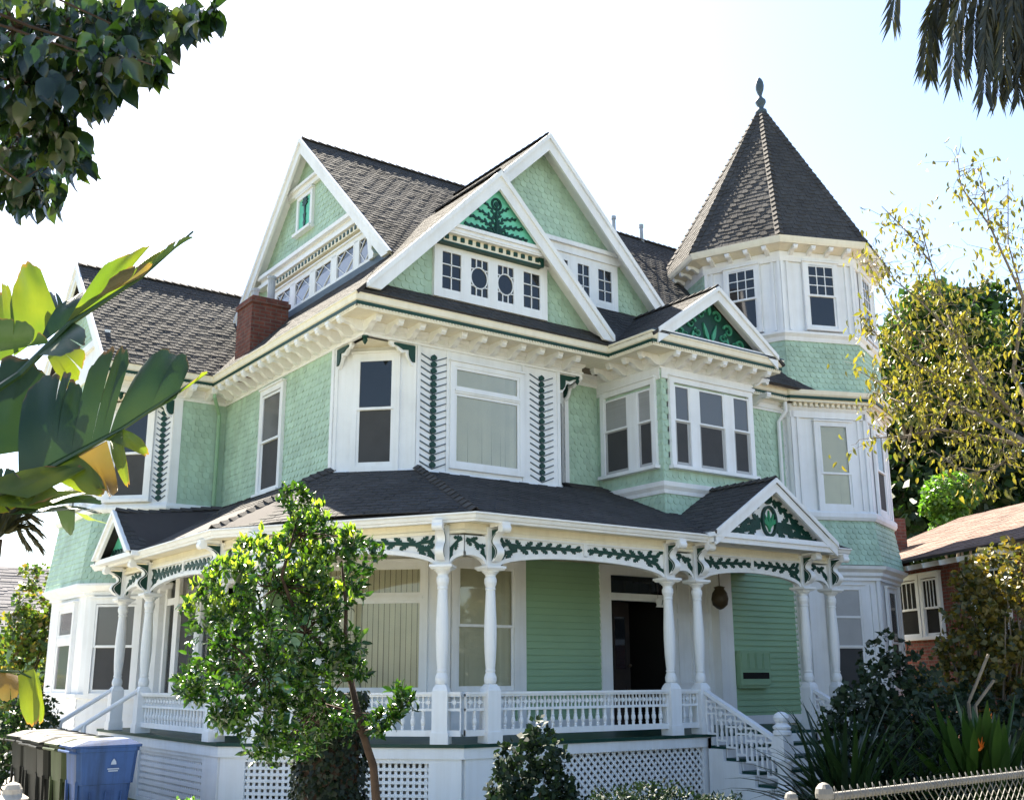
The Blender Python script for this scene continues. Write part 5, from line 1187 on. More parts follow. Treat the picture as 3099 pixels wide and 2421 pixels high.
mb = MB(); p = (4.53, 3.93); mb.lathe((p[0], p[1], 0), [(0, .024), (1.14, .024), (1.142, .033), (1.165, .034), (1.185, .026), (1.195, .006)], 12); gp = root('gate_post', 'slim galvanised gate post with dome cap beside the fence end', 'post', (p[0], p[1], 0)); mb.build('pipe', 'metal', gp)

# ---------------------------------------------------------------- neighbour's bungalow, right
nh = root('bungalow', 'brown roofed bungalow with brick base and white windows behind the golden shrub', 'house', (21.0, 15.0, 0))
NE = np.array((-.41, -.91)); NE /= np.linalg.norm(NE); NB = Fr((21.9, 16.6), NE)      # eave line towards the camera
mb = MB(); fbox(mb, NB, 0, 14, 2.45, 4.05, -6, 0); mb.build('wall', 'nbbrick', nh)
mb = MB(); fbox(mb, NB, -.02, 14.02, 0, 2.45, -6.02, .02); mb.build('brick_base', 'nbbrick', nh)
P = lambda u, z, d: NB.P(u, z, d)
mb = MB(); roof_face(mb, [P(-.5, 4.08, .75), P(14.5, 4.08, .75), P(14.5, 5.6, -3.2), P(-.5, 5.6, -3.2)], seed=300, w=.28, e=.15, t=.008); roof_face(mb, [P(-.5, 5.6, -3.2), P(14.5, 5.6, -3.2), P(14.5, 4.08, -7), P(-.5, 4.08, -7)], seed=301, w=.28, e=.15, t=.008); mb.build('roof', ['nbroof', 'roofbase'], nh)
mb = MB()
for k in range(24): u = -.2+k*.6; mb.bar(P(u, 3.92, .70), P(u, 4.05, 0), .06, .10)
mb.build('rafter_tail', 'white', nh)
mb = MB(); q = NB.P(1.05, 0, -.25); c4 = [NB.P(.60, 3.9, -.05), NB.P(1.35, 3.9, -.05), NB.P(1.35, 3.9, -.6), NB.P(.60, 3.9, -.6)]; mb.prism(c4, (0, 0, 1.38)); mb.build('chimney', 'brick', nh)
mb = MB(); fbox(mb, NB, .55, 1.40, 4.30, 4.34, -.65, .02); mb.build('chimney_flashing', 'white', nh)
for a, b in ((.10, .62), (.84, 1.62), (1.84, 2.62), (2.84, 3.4), (4.6, 5.6)):
    sash_window(NB, a, b, 2.58, 3.75, mid=3.15, cw=.09, bars=(4, 1), par=nh, lower='void', upper='void')
# grey roofed house far left
lh = root('grey_roofed_house', 'grey shingled house roof showing behind the trees at far left', 'house', (4.5, 34, 0))
LHF = Fr((0, 30.5), (1, 0)); mb = MB(); fbox(mb, LHF, -4.5, 8.9, 0, 3.05, -6, 0); mb.build('wall', 'mintboard', lh)
mb = MB(); roof_face(mb, [(-5, 30.0, 2.95), (9.2, 30.0, 2.95), (8.6, 32.6, 4.75), (-5, 32.6, 4.75)], seed=320, w=.3, e=.16, t=.01); roof_face(mb, [(-5, 32.6, 4.75), (8.6, 32.6, 4.75), (9.2, 36, 2.9), (-5, 36, 2.9)], seed=321, w=.3, e=.16, t=.01); mb.build('roof', ['greyroof', 'roofbase'], lh)
mb = MB(); mb.box(9.0, 9.25, 29.95, 30.1, 2.85, 3.05); fbox(mb, LHF, -5, 9.2, 2.85, 2.97, .4, .52); mb.build('fascia', 'white', lh)
# ================================================================== vegetation
M['lf_front'] = leafmat('glossy_laurel_leaf', [(.006, .022, .003), (.009, .034, .005), (.016, .055, .006), (.032, .085, .008), (.07, .13, .012)], trans=.22, rough=.30, spec=.42, tcol=(2.2, 2.3, .7))
M['lf_new'] = leafmat('young_laurel_leaf', [(.09, .19, .02), (.14, .24, .03), (.20, .26, .03)], trans=.45, rough=.3, spec=.6, tcol=(2.0, 1.9, .8))
M['lf_over'] = leafmat('broad_overhead_leaf', [(.005, .013, .007), (.008, .022, .008), (.012, .032, .009), (.04, .06, .012)], trans=.22, rough=.25, spec=.6, tcol=(2.4, 2.3, .6))
M['lf_yellow'] = leafmat('yellow_autumn_leaf', [(.09, .095, .018), (.13, .125, .02), (.18, .15, .024), (.10, .115, .025)], trans=.36, rough=.4, tcol=(1.8, 1.8, .8))
M['lf_gold'] = leafmat('golden_shrub_leaf', [(.02, .035, .010), (.06, .07, .016), (.12, .105, .02), (.17, .13, .025), (.04, .055, .016)], trans=.35, rough=.4, tcol=(1.8, 1.6, .7))
M['lf_dark'] = leafmat('dark_tree_leaf', [(.008, .020, .006), (.013, .032, .008), (.024, .050, .010)], trans=.22, rough=.5, spec=.3)
M['lf_mid'] = leafmat('mid_green_leaf', [(.02, .045, .012), (.035, .075, .018), (.06, .10, .02)], trans=.25, rough=.45, spec=.35)
M['lf_bright'] = leafmat('bright_bush_leaf', [(.04, .10, .02), (.07, .15, .02), (.10, .18, .03)], trans=.3, rough=.4)
M['lf_shade'] = leafmat('dark_shrub_leaf', [(.008, .016, .010), (.012, .026, .014), (.018, .036, .018)], trans=.10, rough=.55, spec=.2)
M['lf_ivy'] = leafmat('ivy_leaf', [(.004, .008, .003), (.007, .014, .005), (.012, .022, .007)], trans=.1, rough=.5, spec=.3)
M['lf_left'] = leafmat('garden_tree_leaf', [(.02, .045, .012), (.05, .09, .015), (.10, .14, .02), (.16, .10, .03)], trans=.3, rough=.4)
M['lf_palm'] = leafmat('palm_leaflet', [(.010, .013, .007), (.018, .022, .009), (.05, .042, .014)], trans=.08, rough=.5)
M['lf_strap'] = leafmat('strap_leaf', [(.008, .02, .010), (.012, .03, .013), (.02, .045, .016)], trans=.10, rough=.3, spec=.5)
M['lf_bop'] = leafmat('paddle_leaf', [(.012, .03, .010), (.02, .05, .012), (.035, .07, .016)], trans=.18, rough=.3, spec=.5)
def bananamat(name, c, edge, tr):
    m, nt, out = newmat(name); uv = N(nt, 'ShaderNodeUVMap'); sp = N(nt, 'ShaderNodeSeparateXYZ'); L(nt, uv.outputs[0], sp.inputs[0])
    wv = N(nt, 'ShaderNodeTexWave'); wv.inputs['Scale'].default_value = 14; wv.inputs['Distortion'].default_value = 1.8; wv.inputs['Detail'].default_value = 1; wv.bands_direction = 'X'; L(nt, uv.outputs[0], wv.inputs['Vector'])
    n = noise(nt, 7, 4); ad = N(nt, 'ShaderNodeMath', operation='MULTIPLY_ADD'); L(nt, n.outputs['Fac'], ad.inputs[0]); ad.inputs[1].default_value = .28; L(nt, sp.outputs[1], ad.inputs[2])
    er = ramp(nt, ad.outputs[0], [(1.02, (0, 0, 0)), (1.10, (1, 1, 1))]); er.color_ramp.elements[0].position = .955; er.color_ramp.elements[1].position = 1.0
    sc_ = N(nt, 'ShaderNodeMath', operation='MULTIPLY'); L(nt, ad.outputs[0], sc_.inputs[0]); sc_.inputs[1].default_value = .87; L(nt, sc_.outputs[0], er.inputs[0])
    r0_ = ramp(nt, wv.outputs['Fac'], [(.2, tuple(x*.70 for x in c)), (.8, c)]); n2 = noise(nt, 2.2, 3); r2 = ramp(nt, n2.outputs['Fac'], [(.38, (.72, .85, .9)), (.62, (1.45, 1.2, .8))]); r = N(nt, 'ShaderNodeMix', data_type='RGBA', blend_type='MULTIPLY'); r.inputs[0].default_value = 1; L(nt, r0_.outputs[0], r.inputs[6]); L(nt, r2.outputs[0], r.inputs[7])
    mx = N(nt, 'ShaderNodeMix', data_type='RGBA'); L(nt, er.outputs[0], mx.inputs[0]); L(nt, r.outputs[2], mx.inputs[6]); mx.inputs[7].default_value = (*edge, 1)
    p = N(nt, 'ShaderNodeBsdfPrincipled'); p.inputs['Roughness'].default_value = .38; p.inputs['Specular IOR Level'].default_value = .45; L(nt, mx.outputs[2], p.inputs['Base Color'])
    bp = N(nt, 'ShaderNodeBump'); bp.inputs['Strength'].default_value = .25; bp.inputs['Distance'].default_value = .01; L(nt, wv.outputs['Fac'], bp.inputs['Height']); L(nt, bp.outputs[0], p.inputs['Normal'])
    t = N(nt, 'ShaderNodeBsdfTranslucent'); m2 = N(nt, 'ShaderNodeMix', data_type='RGBA', blend_type='MULTIPLY'); m2.inputs[0].default_value = 1; L(nt, mx.outputs[2], m2.inputs[6]); m2.inputs[7].default_value = (2.1, 2.1, .6, 1); L(nt, m2.outputs[2], t.inputs[0])
    ms = N(nt, 'ShaderNodeMixShader'); ms.inputs[0].default_value = tr; L(nt, p.outputs[0], ms.inputs[1]); L(nt, t.outputs[0], ms.inputs[2]); L(nt, ms.outputs[0], out.inputs[0]); return m
M['ban_dark'] = bananamat('banana_blade_dark', (.016, .042, .021), (.12, .07, .03), .11)  # shaded copy of the leaf, shade darkened into the green
M['ban_lite'] = bananamat('banana_blade_light', (.085, .125, .022), (.20, .10, .04), .38)  # backlit copy of the leaf, transmitted sun brightened into the yellow-green
M['ban_brown'] = bananamat('banana_blade_dry', (.12, .085, .045), (.16, .08, .03), .30)

def stem(mb, pts, r0, r1, n=7):
    k = len(pts); mb.tube(pts, [r0+(r1-r0)*i/(k-1) for i in range(k)], n)
def wob(a, b, n=5, amp=.06):
    a = np.array(a, float); b = np.array(b, float); l = np.linalg.norm(b-a)
    return [a+(b-a)*i/n + (RNG.normal(size=3)*amp*l*(1 if 0 < i < n else 0)*.5) for i in range(n+1)]
def rosettes(C, R, n, per, S, up=.5, shell=.45):
    """twig tips in an ellipsoid, each carrying a whorl of leaves"""
    tips, d = blob(n, C, R, shell)
    ax = unit(d*.8 + np.array((0, 0, up)) + RNG.normal(size=d.shape)*.35)
    P = np.repeat(tips, per, 0) + RNG.normal(size=(n*per, 3))*S*.35; A = np.repeat(ax, per, 0)
    D = unit(A*.7 + rdir(n*per)*.9); return P, D, unit(A + rdir(n*per)*.5), tips
def cat_(l): return [np.concatenate(x) for x in zip(*l)]
def shrub(name, label, cat, c, r, n, S, mat, W=.42, per=7, stems=6, group=None, up=.5, tmpl=4, clumps=None, bark='bark', core=True):
    c = np.array(c, float); t = root(name, label, cat, (c[0], c[1], 0), 0, group)
    cl = clumps or [(c, r)]; out = []; tp = []
    tot = sum(np.prod(np.array(q[1]))**(2/3) for q in cl)
    for cc, rr in cl:
        k = max(3, int(n*np.prod(np.array(rr))**(2/3)/tot)); P, D, U, ti = rosettes(cc, rr, k, per, S, up); out.append((P, D, U)); tp.append(ti)
    P, D, U = cat_(out); leaves('foliage', mat, t, P, D, U, S*(.7+.6*RNG.random(len(P))), W, tmpl)
    tips = np.concatenate(tp); mb = MB()
    for i in RNG.choice(len(tips), min(stems, len(tips)), replace=False): stem(mb, wob((c[0]+RNG.normal()*.06, c[1]+RNG.normal()*.06, 0), tips[i], 5), .03 if r[2] > .8 else .014, .005, 5)
    mb.build('stems', bark, t); return t

# -------- small glossy tree in front of the porch
DT = 9.6; tr = root('laurel_tree', 'bushy glossy green tree on a thin leaning trunk in front of the porch', 'tree', (5.12, 8.35, 0))
CL_ = [(640,1062,42),(655,1120,58),(648,1178,60),(735,1170,48),(778,1192,38),(560,1195,60),(660,1236,72),(500,1250,70),(590,1290,88),(690,1290,72),(745,1245,45),(462,1320,58),(540,1370,92),(650,1370,86),(448,1400,50),(440,1462,45),(500,1470,78),(600,1460,95),(690,1430,62),(560,1530,62),(640,1540,66),(700,1520,50),(480,1530,40),(745,1380,42),(770,1425,28),(875,1490,26),(845,1515,24),(815,1545,24),(640,1590,46),(560,1595,34),(735,1560,40),(420,1475,30)]
o1, o2, tp = [], [], []
for (x, y, r) in CL_:
    d = DT + RNG.uniform(-.45, .45); c = at(x-8+RNG.uniform(-9, 9), y+RNG.uniform(-8, 8), d); rr = r*d/2337*RNG.uniform(.72, 1.08); n = int(10+ (r/10)**1.85*.82)
    P, D, U, ti = rosettes(c, (rr, rr*1.25, rr*.9), n, 11, .062, .55, .3); o1.append((P, D, U)); tp.append(ti)
    if y < 1340 and RNG.random() < .7:
        top = ti[ti[:, 2] > c[2]-rr*.1]; 
        if len(top): k = 6; P = np.repeat(top, k, 0)+RNG.normal(size=(len(top)*k, 3))*.02+np.array((0, 0, .03)); D = unit(np.array((0, 0, 1.0))+rdir(len(P))*.75); o2.append((P, D, rdir(len(P))))
P, D, U = cat_(o1); leaves('foliage', 'lf_front', tr, P, D, U, .035+.065*RNG.random(len(P))**1.5, .235, 9)
P, D, U = cat_(o2); leaves('new_foliage', 'lf_new', tr, P, D, U, .05+.035*RNG.random(len(P)), .24, 6)
mb = MB(); T0 = at(800, 1706, 10); T0 = (T0[0]+.16, T0[1]-.10, 0); T1 = at(802, 1706, 9.75); T2 = at(772, 1560, 9.7); T3 = at(748, 1450, 9.65); T4 = at(737, 1352, 9.6); T5 = at(738, 1290, 9.6); T6 = at(728, 1195, 9.6)
stem(mb, [T0, T1, (T1+T2)/2+np.array((.03, -.02, 0)), T2, T3], .042, .026, 9); stem(mb, [T3, T4, T5, T6], .022, .012, 7); stem(mb, [T3, at(700, 1390, 9.6), at(640, 1330, 9.6), at(600, 1230, 9.5), at(640, 1090, 9.5)], .03, .010, 7)
stem(mb, [T2, at(735, 1540, 9.6), at(690, 1545, 9.55), at(665, 1535, 9.5)], .018, .008, 6); stem(mb, [T2, at(800, 1555, 9.6), at(850, 1520, 9.6), at(885, 1480, 9.6)], .014, .005, 6)
tips = np.concatenate(tp); hub = [at(650, 1350, 9.6), at(600, 1250, 9.6), at(560, 1430, 9.6), at(690, 1500, 9.6), at(640, 1140, 9.55)]
for i in RNG.choice(len(tips), 220, replace=False):
    h = min(hub, key=lambda q: np.linalg.norm(q-tips[i]))
    if np.linalg.norm(h-tips[i]) < .5: stem(mb, wob(h, tips[i], 3, .08), .008, .003, 4)
mb.build('trunk', 'bark', tr, smooth=True)
# ivy covered stump behind it
iv = root('ivy_stump', 'thick dark ivy covered stump under the glossy tree by the porch skirt', 'ivy', (4.98, 9.4, 0))
ci = at(702, 1640, 10.55); mb = MB(); mb.lathe((ci[0], ci[1], 0), [(0, .30), (.8, .27), (1.45, .26), (1.62, .18)], 14); mb.build('stump', 'bark', iv)
n = 5200; th = RNG.random(n)*2*math.pi; z = RNG.random(n)*1.65; rr = .285+RNG.random(n)*.045
P = np.stack((ci[0]+rr*np.cos(th), ci[1]+rr*np.sin(th), z), 1); o_ = np.stack((np.cos(th), np.sin(th), 0*th), 1)
leaves('foliage', 'lf_ivy', iv, P, unit(np.array((0, 0, -1.0))+o_*.5+rdir(n)*.6), unit(o_+rdir(n)*.4), .035+.03*RNG.random(n), .5, 4)

# -------- overhanging tree, upper left, close to the camera
ov = root('overhanging_tree', 'dark tree with broad pointed leaves hanging into the upper left corner', 'tree', (-1.5, 4.2, 0))
OC = [(30,60,95),(130,50,92),(235,50,78),(320,45,62),(395,35,42),(445,30,26),(40,170,100),(140,170,88),(225,130,62),(300,105,42),(40,290,92),(120,290,58),(45,390,66),(100,400,38),(160,330,34),(220,190,26),(330,140,24)]
o1 = []; tw = []
for x, y, r in OC:
    d = 5.0+RNG.uniform(-.5, .7); c = at(x, y, d); rr = r*d/2337*1.05; n = int(14+(r/10)**2*1.15)
    P, dd = blob(n, c, (rr, rr*1.2, rr), .1); D = unit(np.array((0, 0, -1.0))+RNG.normal(size=(n, 3))*.42); o1.append((P, D, unit(rdir(n)+np.array((-.55, -.8, .1))))); tw += [(c, p) for p in P[::5]]
P, D, U = cat_(o1); leaves('foliage', 'lf_over', ov, P, D, U, .07+.07*RNG.random(len(P)), .34, 9)
mb = MB(); stem(mb, [(-1.5, 4.2, 0), (-1.4, 4.25, 2.2), (-1.0, 4.4, 4.2), (-.6, 4.5, 6.0)], .16, .07, 10)
for x, y, r in OC[::2]: stem(mb, wob((-1.0, 4.4, 4.3), at(x, y, 5.1), 4, .05), .014, .004, 6)
for c, p in tw: stem(mb, wob(c, p, 2, .1), .006, .002, 4)
mb.build('trunk', 'bark', ov)

# -------- giant bird of paradise (banana-like) leaves, left
def blade(t, mat, b0, b1, t1, t0, db, dt, bulge=.10, rnd=.5, name='leaf_blade', nu=14, nv=10, tears=None):
    """one torn section of a big leaf: b0-b1 lie on the midrib, t0-t1 at the margin (picture survey points, distances db/dt);
    it is torn again into narrower strips with ragged ends"""
    b0, b1 = at(*b0, db), at(*b1, db); t0, t1 = at(*t0, dt), at(*t1, dt)
    nrm = np.cross(b1-b0, t0-b0); nrm /= np.linalg.norm(nrm)+1e-9
    if nrm @ (b0-np.array((0, 0, EYE))) > 0: nrm = -nrm
    ln = np.linalg.norm((t0+t1)/2-(b0+b1)/2); wd = np.linalg.norm(b1-b0); V, UVs, F = [], [], []
    rg = np.random.default_rng(int(abs(b0[0]*977+t1[2]*613)) % 100000)
    k = tears if tears is not None else int(rg.integers(1, 4)); cuts = sorted([0, 1] + [float(x) for x in rg.uniform(.2, .8, k-1)])
    ph = rg.uniform(0, 6, 3)
    for ci in range(len(cuts)-1):
        ua, ub = cuts[ci], cuts[ci+1]; base = len(V); depth = rg.uniform(.35, .7); dz = rg.normal()*.05*ln; sl = rg.uniform(.86, 1.0) if k > 1 else 1.0
        for j in range(nv+1):
            v = j/nv
            for i in range(nu+1):
                w_ = i/nu; gap = .05*max(0, v-depth)/(1-depth) if k > 1 else 0
                u = ua+(ub-ua)*(gap+(1-2*gap)*w_) if 0 < ci or ub < 1 else ua+(ub-ua)*w_
                sh = 1 - rnd*(abs(2*u-1)**2.6)*.50 - .05*rnd*(abs(2*w_-1)**3); rag = 1+.018*math.sin(u*31+ph[0])+.012*math.sin(u*67+ph[1]); vv = v*sh*sl*(1+(rag-1)*v)
                fold = .045*ln*math.sin(u*wd*38+ph[2])*v*.35 + .02*ln*math.sin(u*9+v*4+ph[1])*v
                p = (b0*(1-u)+b1*u)*(1-vv)+(t0*(1-u)+t1*u)*vv + nrm*(bulge*ln*math.sin(math.pi*vv*.9) + fold + dz*v*v)
                V.append(tuple(p)); UVs.append((u*wd*7, v))
        F += [(base+j*(nu+1)+i, base+j*(nu+1)+i+1, base+(j+1)*(nu+1)+i+1, base+(j+1)*(nu+1)+i) for j in range(nv) for i in range(nu)]
    me = bpy.data.meshes.new(name); off = WL[t.name]; me.from_pydata([(a-off[0], b-off[1], c-off[2]) for a, b, c in V], [], F); me.materials.append(M[mat])
    ul = me.uv_layers.new(name='UVMap')
    for l in me.loops: ul.data[l.index].uv = UVs[l.vertex_index]
    me.shade_smooth(); o = bpy.data.objects.new(name, me); COL.objects.link(o); o.parent = t; WL[o.name] = off
    return o
bp = root('giant_bird_of_paradise', 'large banana-like plant with torn green and yellow leaves at the left edge', 'plant', (-.2, 5.2, 0))
D6 = 6.0
blade(bp, 'ban_dark', (150,975),(232,930),(300,728),(205,735), D6, 6.15, .10, .5)
blade(bp, 'ban_dark', (232,930),(375,850),(432,770),(318,722), D6, 6.1, .14, .9)
blade(bp, 'ban_dark', (40,1035),(150,975),(200,790),(50,780), D6, 6.2, .12, .6)
blade(bp, 'ban_lite', (340,868),(438,800),(442,785),(400,822), D6, 5.95, .08, .5)
blade(bp, 'ban_brown', (150,978),(228,940),(252,1058),(205,1040), D6, 5.8, -.22, .5)
blade(bp, 'ban_lite', (222,938),(262,915),(332,968),(300,985), D6, 5.85, .16, .6)
blade(bp, 'ban_lite', (235,935),(262,915),(285,1038),(262,1042), 5.98, 5.8, .16, .7)
blade(bp, 'ban_lite', (85,1012),(165,972),(238,1035),(200,1062), D6, 5.85, .10, .6)
blade(bp, 'ban_lite', (-60,1085),(75,1018),(150,1062),(-40,1110), D6, 5.8, .06, .4)
mb = MB(); stem(mb, [(-.2, 5.3, 0), (-.05, 5.45, 1.4), at(-30, 1078, 6.02), at(120, 990, 6.0), at(260, 915, 6.0), at(440, 795, 6.0)], .035, .006, 7); mb.build('midrib', 'lf_bop', bp)
blade(bp, 'ban_dark', (80,740),(230,622),(235,600),(140,640), 6.3, 6.4, .12, .4); blade(bp, 'ban_lite', (140,692),(300,590),(392,508),(240,560), 6.3, 6.35, .10, .4)
blade(bp, 'ban_brown', (200,640),(300,592),(330,545),(235,580), 6.28, 6.2, .22, .4); blade(bp, 'ban_dark', (290,596),(398,512),(412,492),(340,522), 6.28, 6.2, .14, .7)
blade(bp, 'ban_dark', (75,760),(160,690),(200,720),(150,770), 6.3, 6.1, .1, .5)
mb = MB(); stem(mb, [(-.25, 5.3, 0), (-.2, 5.6, 2.0), at(40, 800, 6.3), at(150, 690, 6.3), at(300, 592, 6.3), at(412, 494, 6.3)], .03, .006, 7); mb.build('midrib', 'lf_bop', bp)
blade(bp, 'ban_lite', (30,760),(130,690),(72,535),(20,610), 6.6, 6.7, .06, .5); blade(bp, 'ban_lite', (-40,790),(40,750),(25,590),(-40,620), 6.6, 6.8, .06, .4); blade(bp, 'ban_dark', (100,720),(150,690),(125,622),(90,600), 6.65, 6.8, .06, .5)
blade(bp, 'ban_dark', (-60,760),(85,735),(110,690),(-40,640), 5.7, 5.5, .28, .8)
blade(bp, 'ban_dark', (-70,980),(60,960),(140,800),(-60,740), 6.3, 6.5, .10, .6); blade(bp, 'ban_dark', (-80,1150),(20,1060),(60,1010),(-70,960), 5.9, 5.9, .1, .6)
blade(bp, 'ban_lite', (100,760),(150,740),(200,760),(150,860), 6.5, 6.4, .1, .5)
blade(bp, 'ban_lite', (-60,1040),(60,1062),(212,1010),(120,990), 5.8, 6.0, .05, .3); blade(bp, 'ban_lite', (-60,1075),(80,1085),(240,1048),(170,1030), 5.8, 6.05, .05, .3); blade(bp, 'ban_dark', (20,1098),(110,1092),(235,1110),(215,1068), 5.82, 6.05, .08, .4); blade(bp, 'ban_dark', (120,1090),(160,1085),(158,1145),(140,1140), 5.9, 6.0, .1, .5); blade(bp, 'ban_lite', (160,1092),(185,1098),(242,1112),(205,1105), 5.95, 6.05, .08, .5)
lb = root('drooping_paddle_leaf', 'single drooping yellow green paddle leaf with brown torn edge at lower left', 'plant', (.4, 6.6, 0))
blade(lb, 'ban_lite', (38,1440),(72,1425),(95,1545),(50,1555), 7.0, 6.9, .12, .6); blade(lb, 'ban_lite', (72,1425),(85,1450),(98,1530),(80,1552), 7.0, 7.0, .1, .5); blade(lb, 'ban_brown', (-20,1425),(38,1440),(40,1505),(-10,1500), 7.0, 6.9, .1, .5)
mb = MB(); stem(mb, [(.4, 6.6, 0), (.5, 6.7, 1.4), at(-10, 1432, 7.0), at(40, 1432, 6.98), at(72, 1448, 6.97), at(76, 1545, 6.95)], .013, .004, 6); mb.build('midrib', 'lf_bop', lb)

# -------- left background garden
shrub('garden_tree', 'leafy green and rusty garden tree between the left bay and grey roof', 'tree', at(40, 1380, 27), (1, 1, 1.5), 520, .12, 'lf_left', clumps=[(at(75, 1290, 27), (.42, .6, .6)), (at(45, 1340, 27), (.6, .6, .5)), (at(95, 1350, 27), (.4, .5, .5)), (at(15, 1400, 27), (.8, .7, .6)), (at(75, 1430, 27), (.6, .6, .6)), (at(60, 1510, 27), (.8, .7, .6)), (at(78, 1222, 27), (.35, .3, .13)), (at(0, 1480, 26), (.8, .6, .6))], stems=14, per=8)
shrub('dark_hedge', 'very dark hedge at far left behind the wheeled bins', 'hedge', at(40, 1560, 19), (1, .8, .8), 380, .09, 'lf_dark', clumps=[(at(20, 1540, 19), (.7, .7, .7)), (at(70, 1580, 19.5), (.5, .6, .5)), (at(-20, 1600, 18.5), (.6, .7, .5)), (at(60, 1640, 19), (.6, .6, .4))], stems=8)
# small shrub by the skirt
c = at(412, 1712, 11.6); shrub('boxwood_shrub', 'small yellowish clipped shrub at the bottom before the left lattice', 'shrub', (c[0], c[1], .35), (.30, .30, .36), 150, .035, 'lf_bright', per=8, clumps=[((c[0], c[1], .36), (.30, .30, .30))], stems=5)
# camellia-like dark shrub at the porch corner, grasses, juniper
c = at(1135, 1706, 10.2); shrub('camellia_shrub', 'dark upright shrub with pointed leaves before the porch corner boards', 'shrub', (c[0], c[1], .7), (.5, .5, .8), 330, .062, 'lf_shade', per=8, clumps=[(at(1150, 1568, 10.2), (.13, .13, .13)), (at(1165, 1620, 10.2), (.17, .2, .17)), (at(1095, 1618, 10.1), (.14, .15, .14)), (at(1085, 1680, 10.1), (.2, .2, .2)), (at(1160, 1690, 10.2), (.26, .25, .22)), (at(1080, 1740, 10.1), (.25, .25, .25)), (at(1190, 1745, 10.2), (.28, .25, .25))], stems=14)
def strapclump(name, label, c, n, ln, wd, mat, cat='plant', up=(.35, 1.25), seed=0, paddle=False, zb=.0, flowers=0):
    t = root(name, label, cat, (c[0], c[1], 0)); mb = MB(); rg = np.random.default_rng(seed)
    for i in range(n):
        th = rg.random()*2*math.pi; el = rg.uniform(*up); L_ = ln*rg.uniform(.6, 1.1); w = wd*rg.uniform(.7, 1.2)
        d = np.array((math.cos(th)*math.cos(el), math.sin(th)*math.cos(el), math.sin(el))); sd_ = np.array((-math.sin(th), math.cos(th), 0)); p = np.array((c[0]+rg.normal()*.08, c[1]+rg.normal()*.08, zb)); k = 8; L0 = []; 
        for j in range(k+1):
            u = j/k
            if paddle: ww = w*(.10 if u < .52 else max(.03, math.sin(math.pi*min(1, (u-.5)/.5))**.7))
            else: ww = w*(1-u**2.2)*(.45+.55*min(1, u*4))
            nr = np.cross(sd_, d); nr /= np.linalg.norm(nr)
            L0.append((p - sd_*ww/2 + nr*ww*.22, p.copy(), p + sd_*ww/2 + nr*ww*.22)); p = p + d*L_/k
            bend = (.10 if paddle else .17)*(.4+u); d = d - np.array((0, 0, bend)); d /= np.linalg.norm(d)
        vs = [q for r_ in L0 for q in r_]; mb.add(vs, [(j*3+a, j*3+a+1, (j+1)*3+a+1, (j+1)*3+a) for j in range(k) for a in (0, 1)])
    mb.build('foliage', mat, t, smooth=True); return t
c = at(1130, 1706, 9.3); strapclump('tufted_grass', 'tuft of thin dark grass blades at the foot of the dark upright shrub', (c[0], c[1]), 170, .75, .014, 'lf_shade', 'grass', (.6, 1.4), 3)
c = at(1400, 1740, 9.2); shrub('juniper_shrub', 'low spreading dark juniper before the diagonal lattice', 'shrub', (c[0], c[1], .5), (.8, .5, .5), 420, .05, 'lf_shade', W=.18, per=9, clumps=[(at(1310, 1712, 9.2), (.24, .25, .10)), (at(1385, 1700, 9.2), (.25, .25, .11)), (at(1450, 1712, 9.3), (.3, .25, .10)), (at(1540, 1718, 9.6), (.2, .2, .08)), (at(1350, 1740, 9.2), (.5, .4, .12)), (at(1480, 1750, 9.2), (.5, .4, .12))], stems=10)
# flax-like clump right of the front steps
c = at(1815, 1706, 11.8); strapclump('strap_leaf_clump', 'big dark clump of long strap leaves right of the front steps', (c[0], c[1]), 240, 1.42, .085, 'lf_strap', 'plant', (.15, 1.35), 5, zb=.2)
c = at(1950, 1740, 12.2); strapclump('strap_leaf_clump', 'smaller dark strap leaf clump between the steps and the flowering plant', (c[0], c[1]), 130, 1.15, .08, 'lf_strap', 'plant', (.4, 1.4), 6, zb=.2)
c = at(2095, 1690, 12.4); bo = strapclump('bird_of_paradise', 'sunlit paddle leaved plant with orange flowers at the lower right', (c[0], c[1]), 230, 1.40, .10, 'lf_bop', 'plant', (.30, 1.45), 8, paddle=True, zb=.15)
def flower(px):
    p = at(*px); mb = MB(); b = np.array((c[0], c[1], .3))
    stem(mb, [b, (b+p)/2+np.array((.03, 0, .1)), p], .010, .007, 5); o = mb.build('flower_stalk', 'lf_bop', bo)
    mb = MB()
    for k in range(5):
        a = k*1.3; q = p+np.array((.03*math.cos(a), .03*math.sin(a), .11-.012*k)); mb.prism([p+np.array((.012, 0, 0)), p+np.array((-.012, .006, 0)), q], (.004, .006, .002))
    mb.bar(p-np.array((.08, .02, .01)), p+np.array((.06, .02, .02)), .018, .014); mb.build('flower', 'orange', bo)
for px in ((2110, 1535, 12.1), (2094, 1596, 12.0)): flower(px)
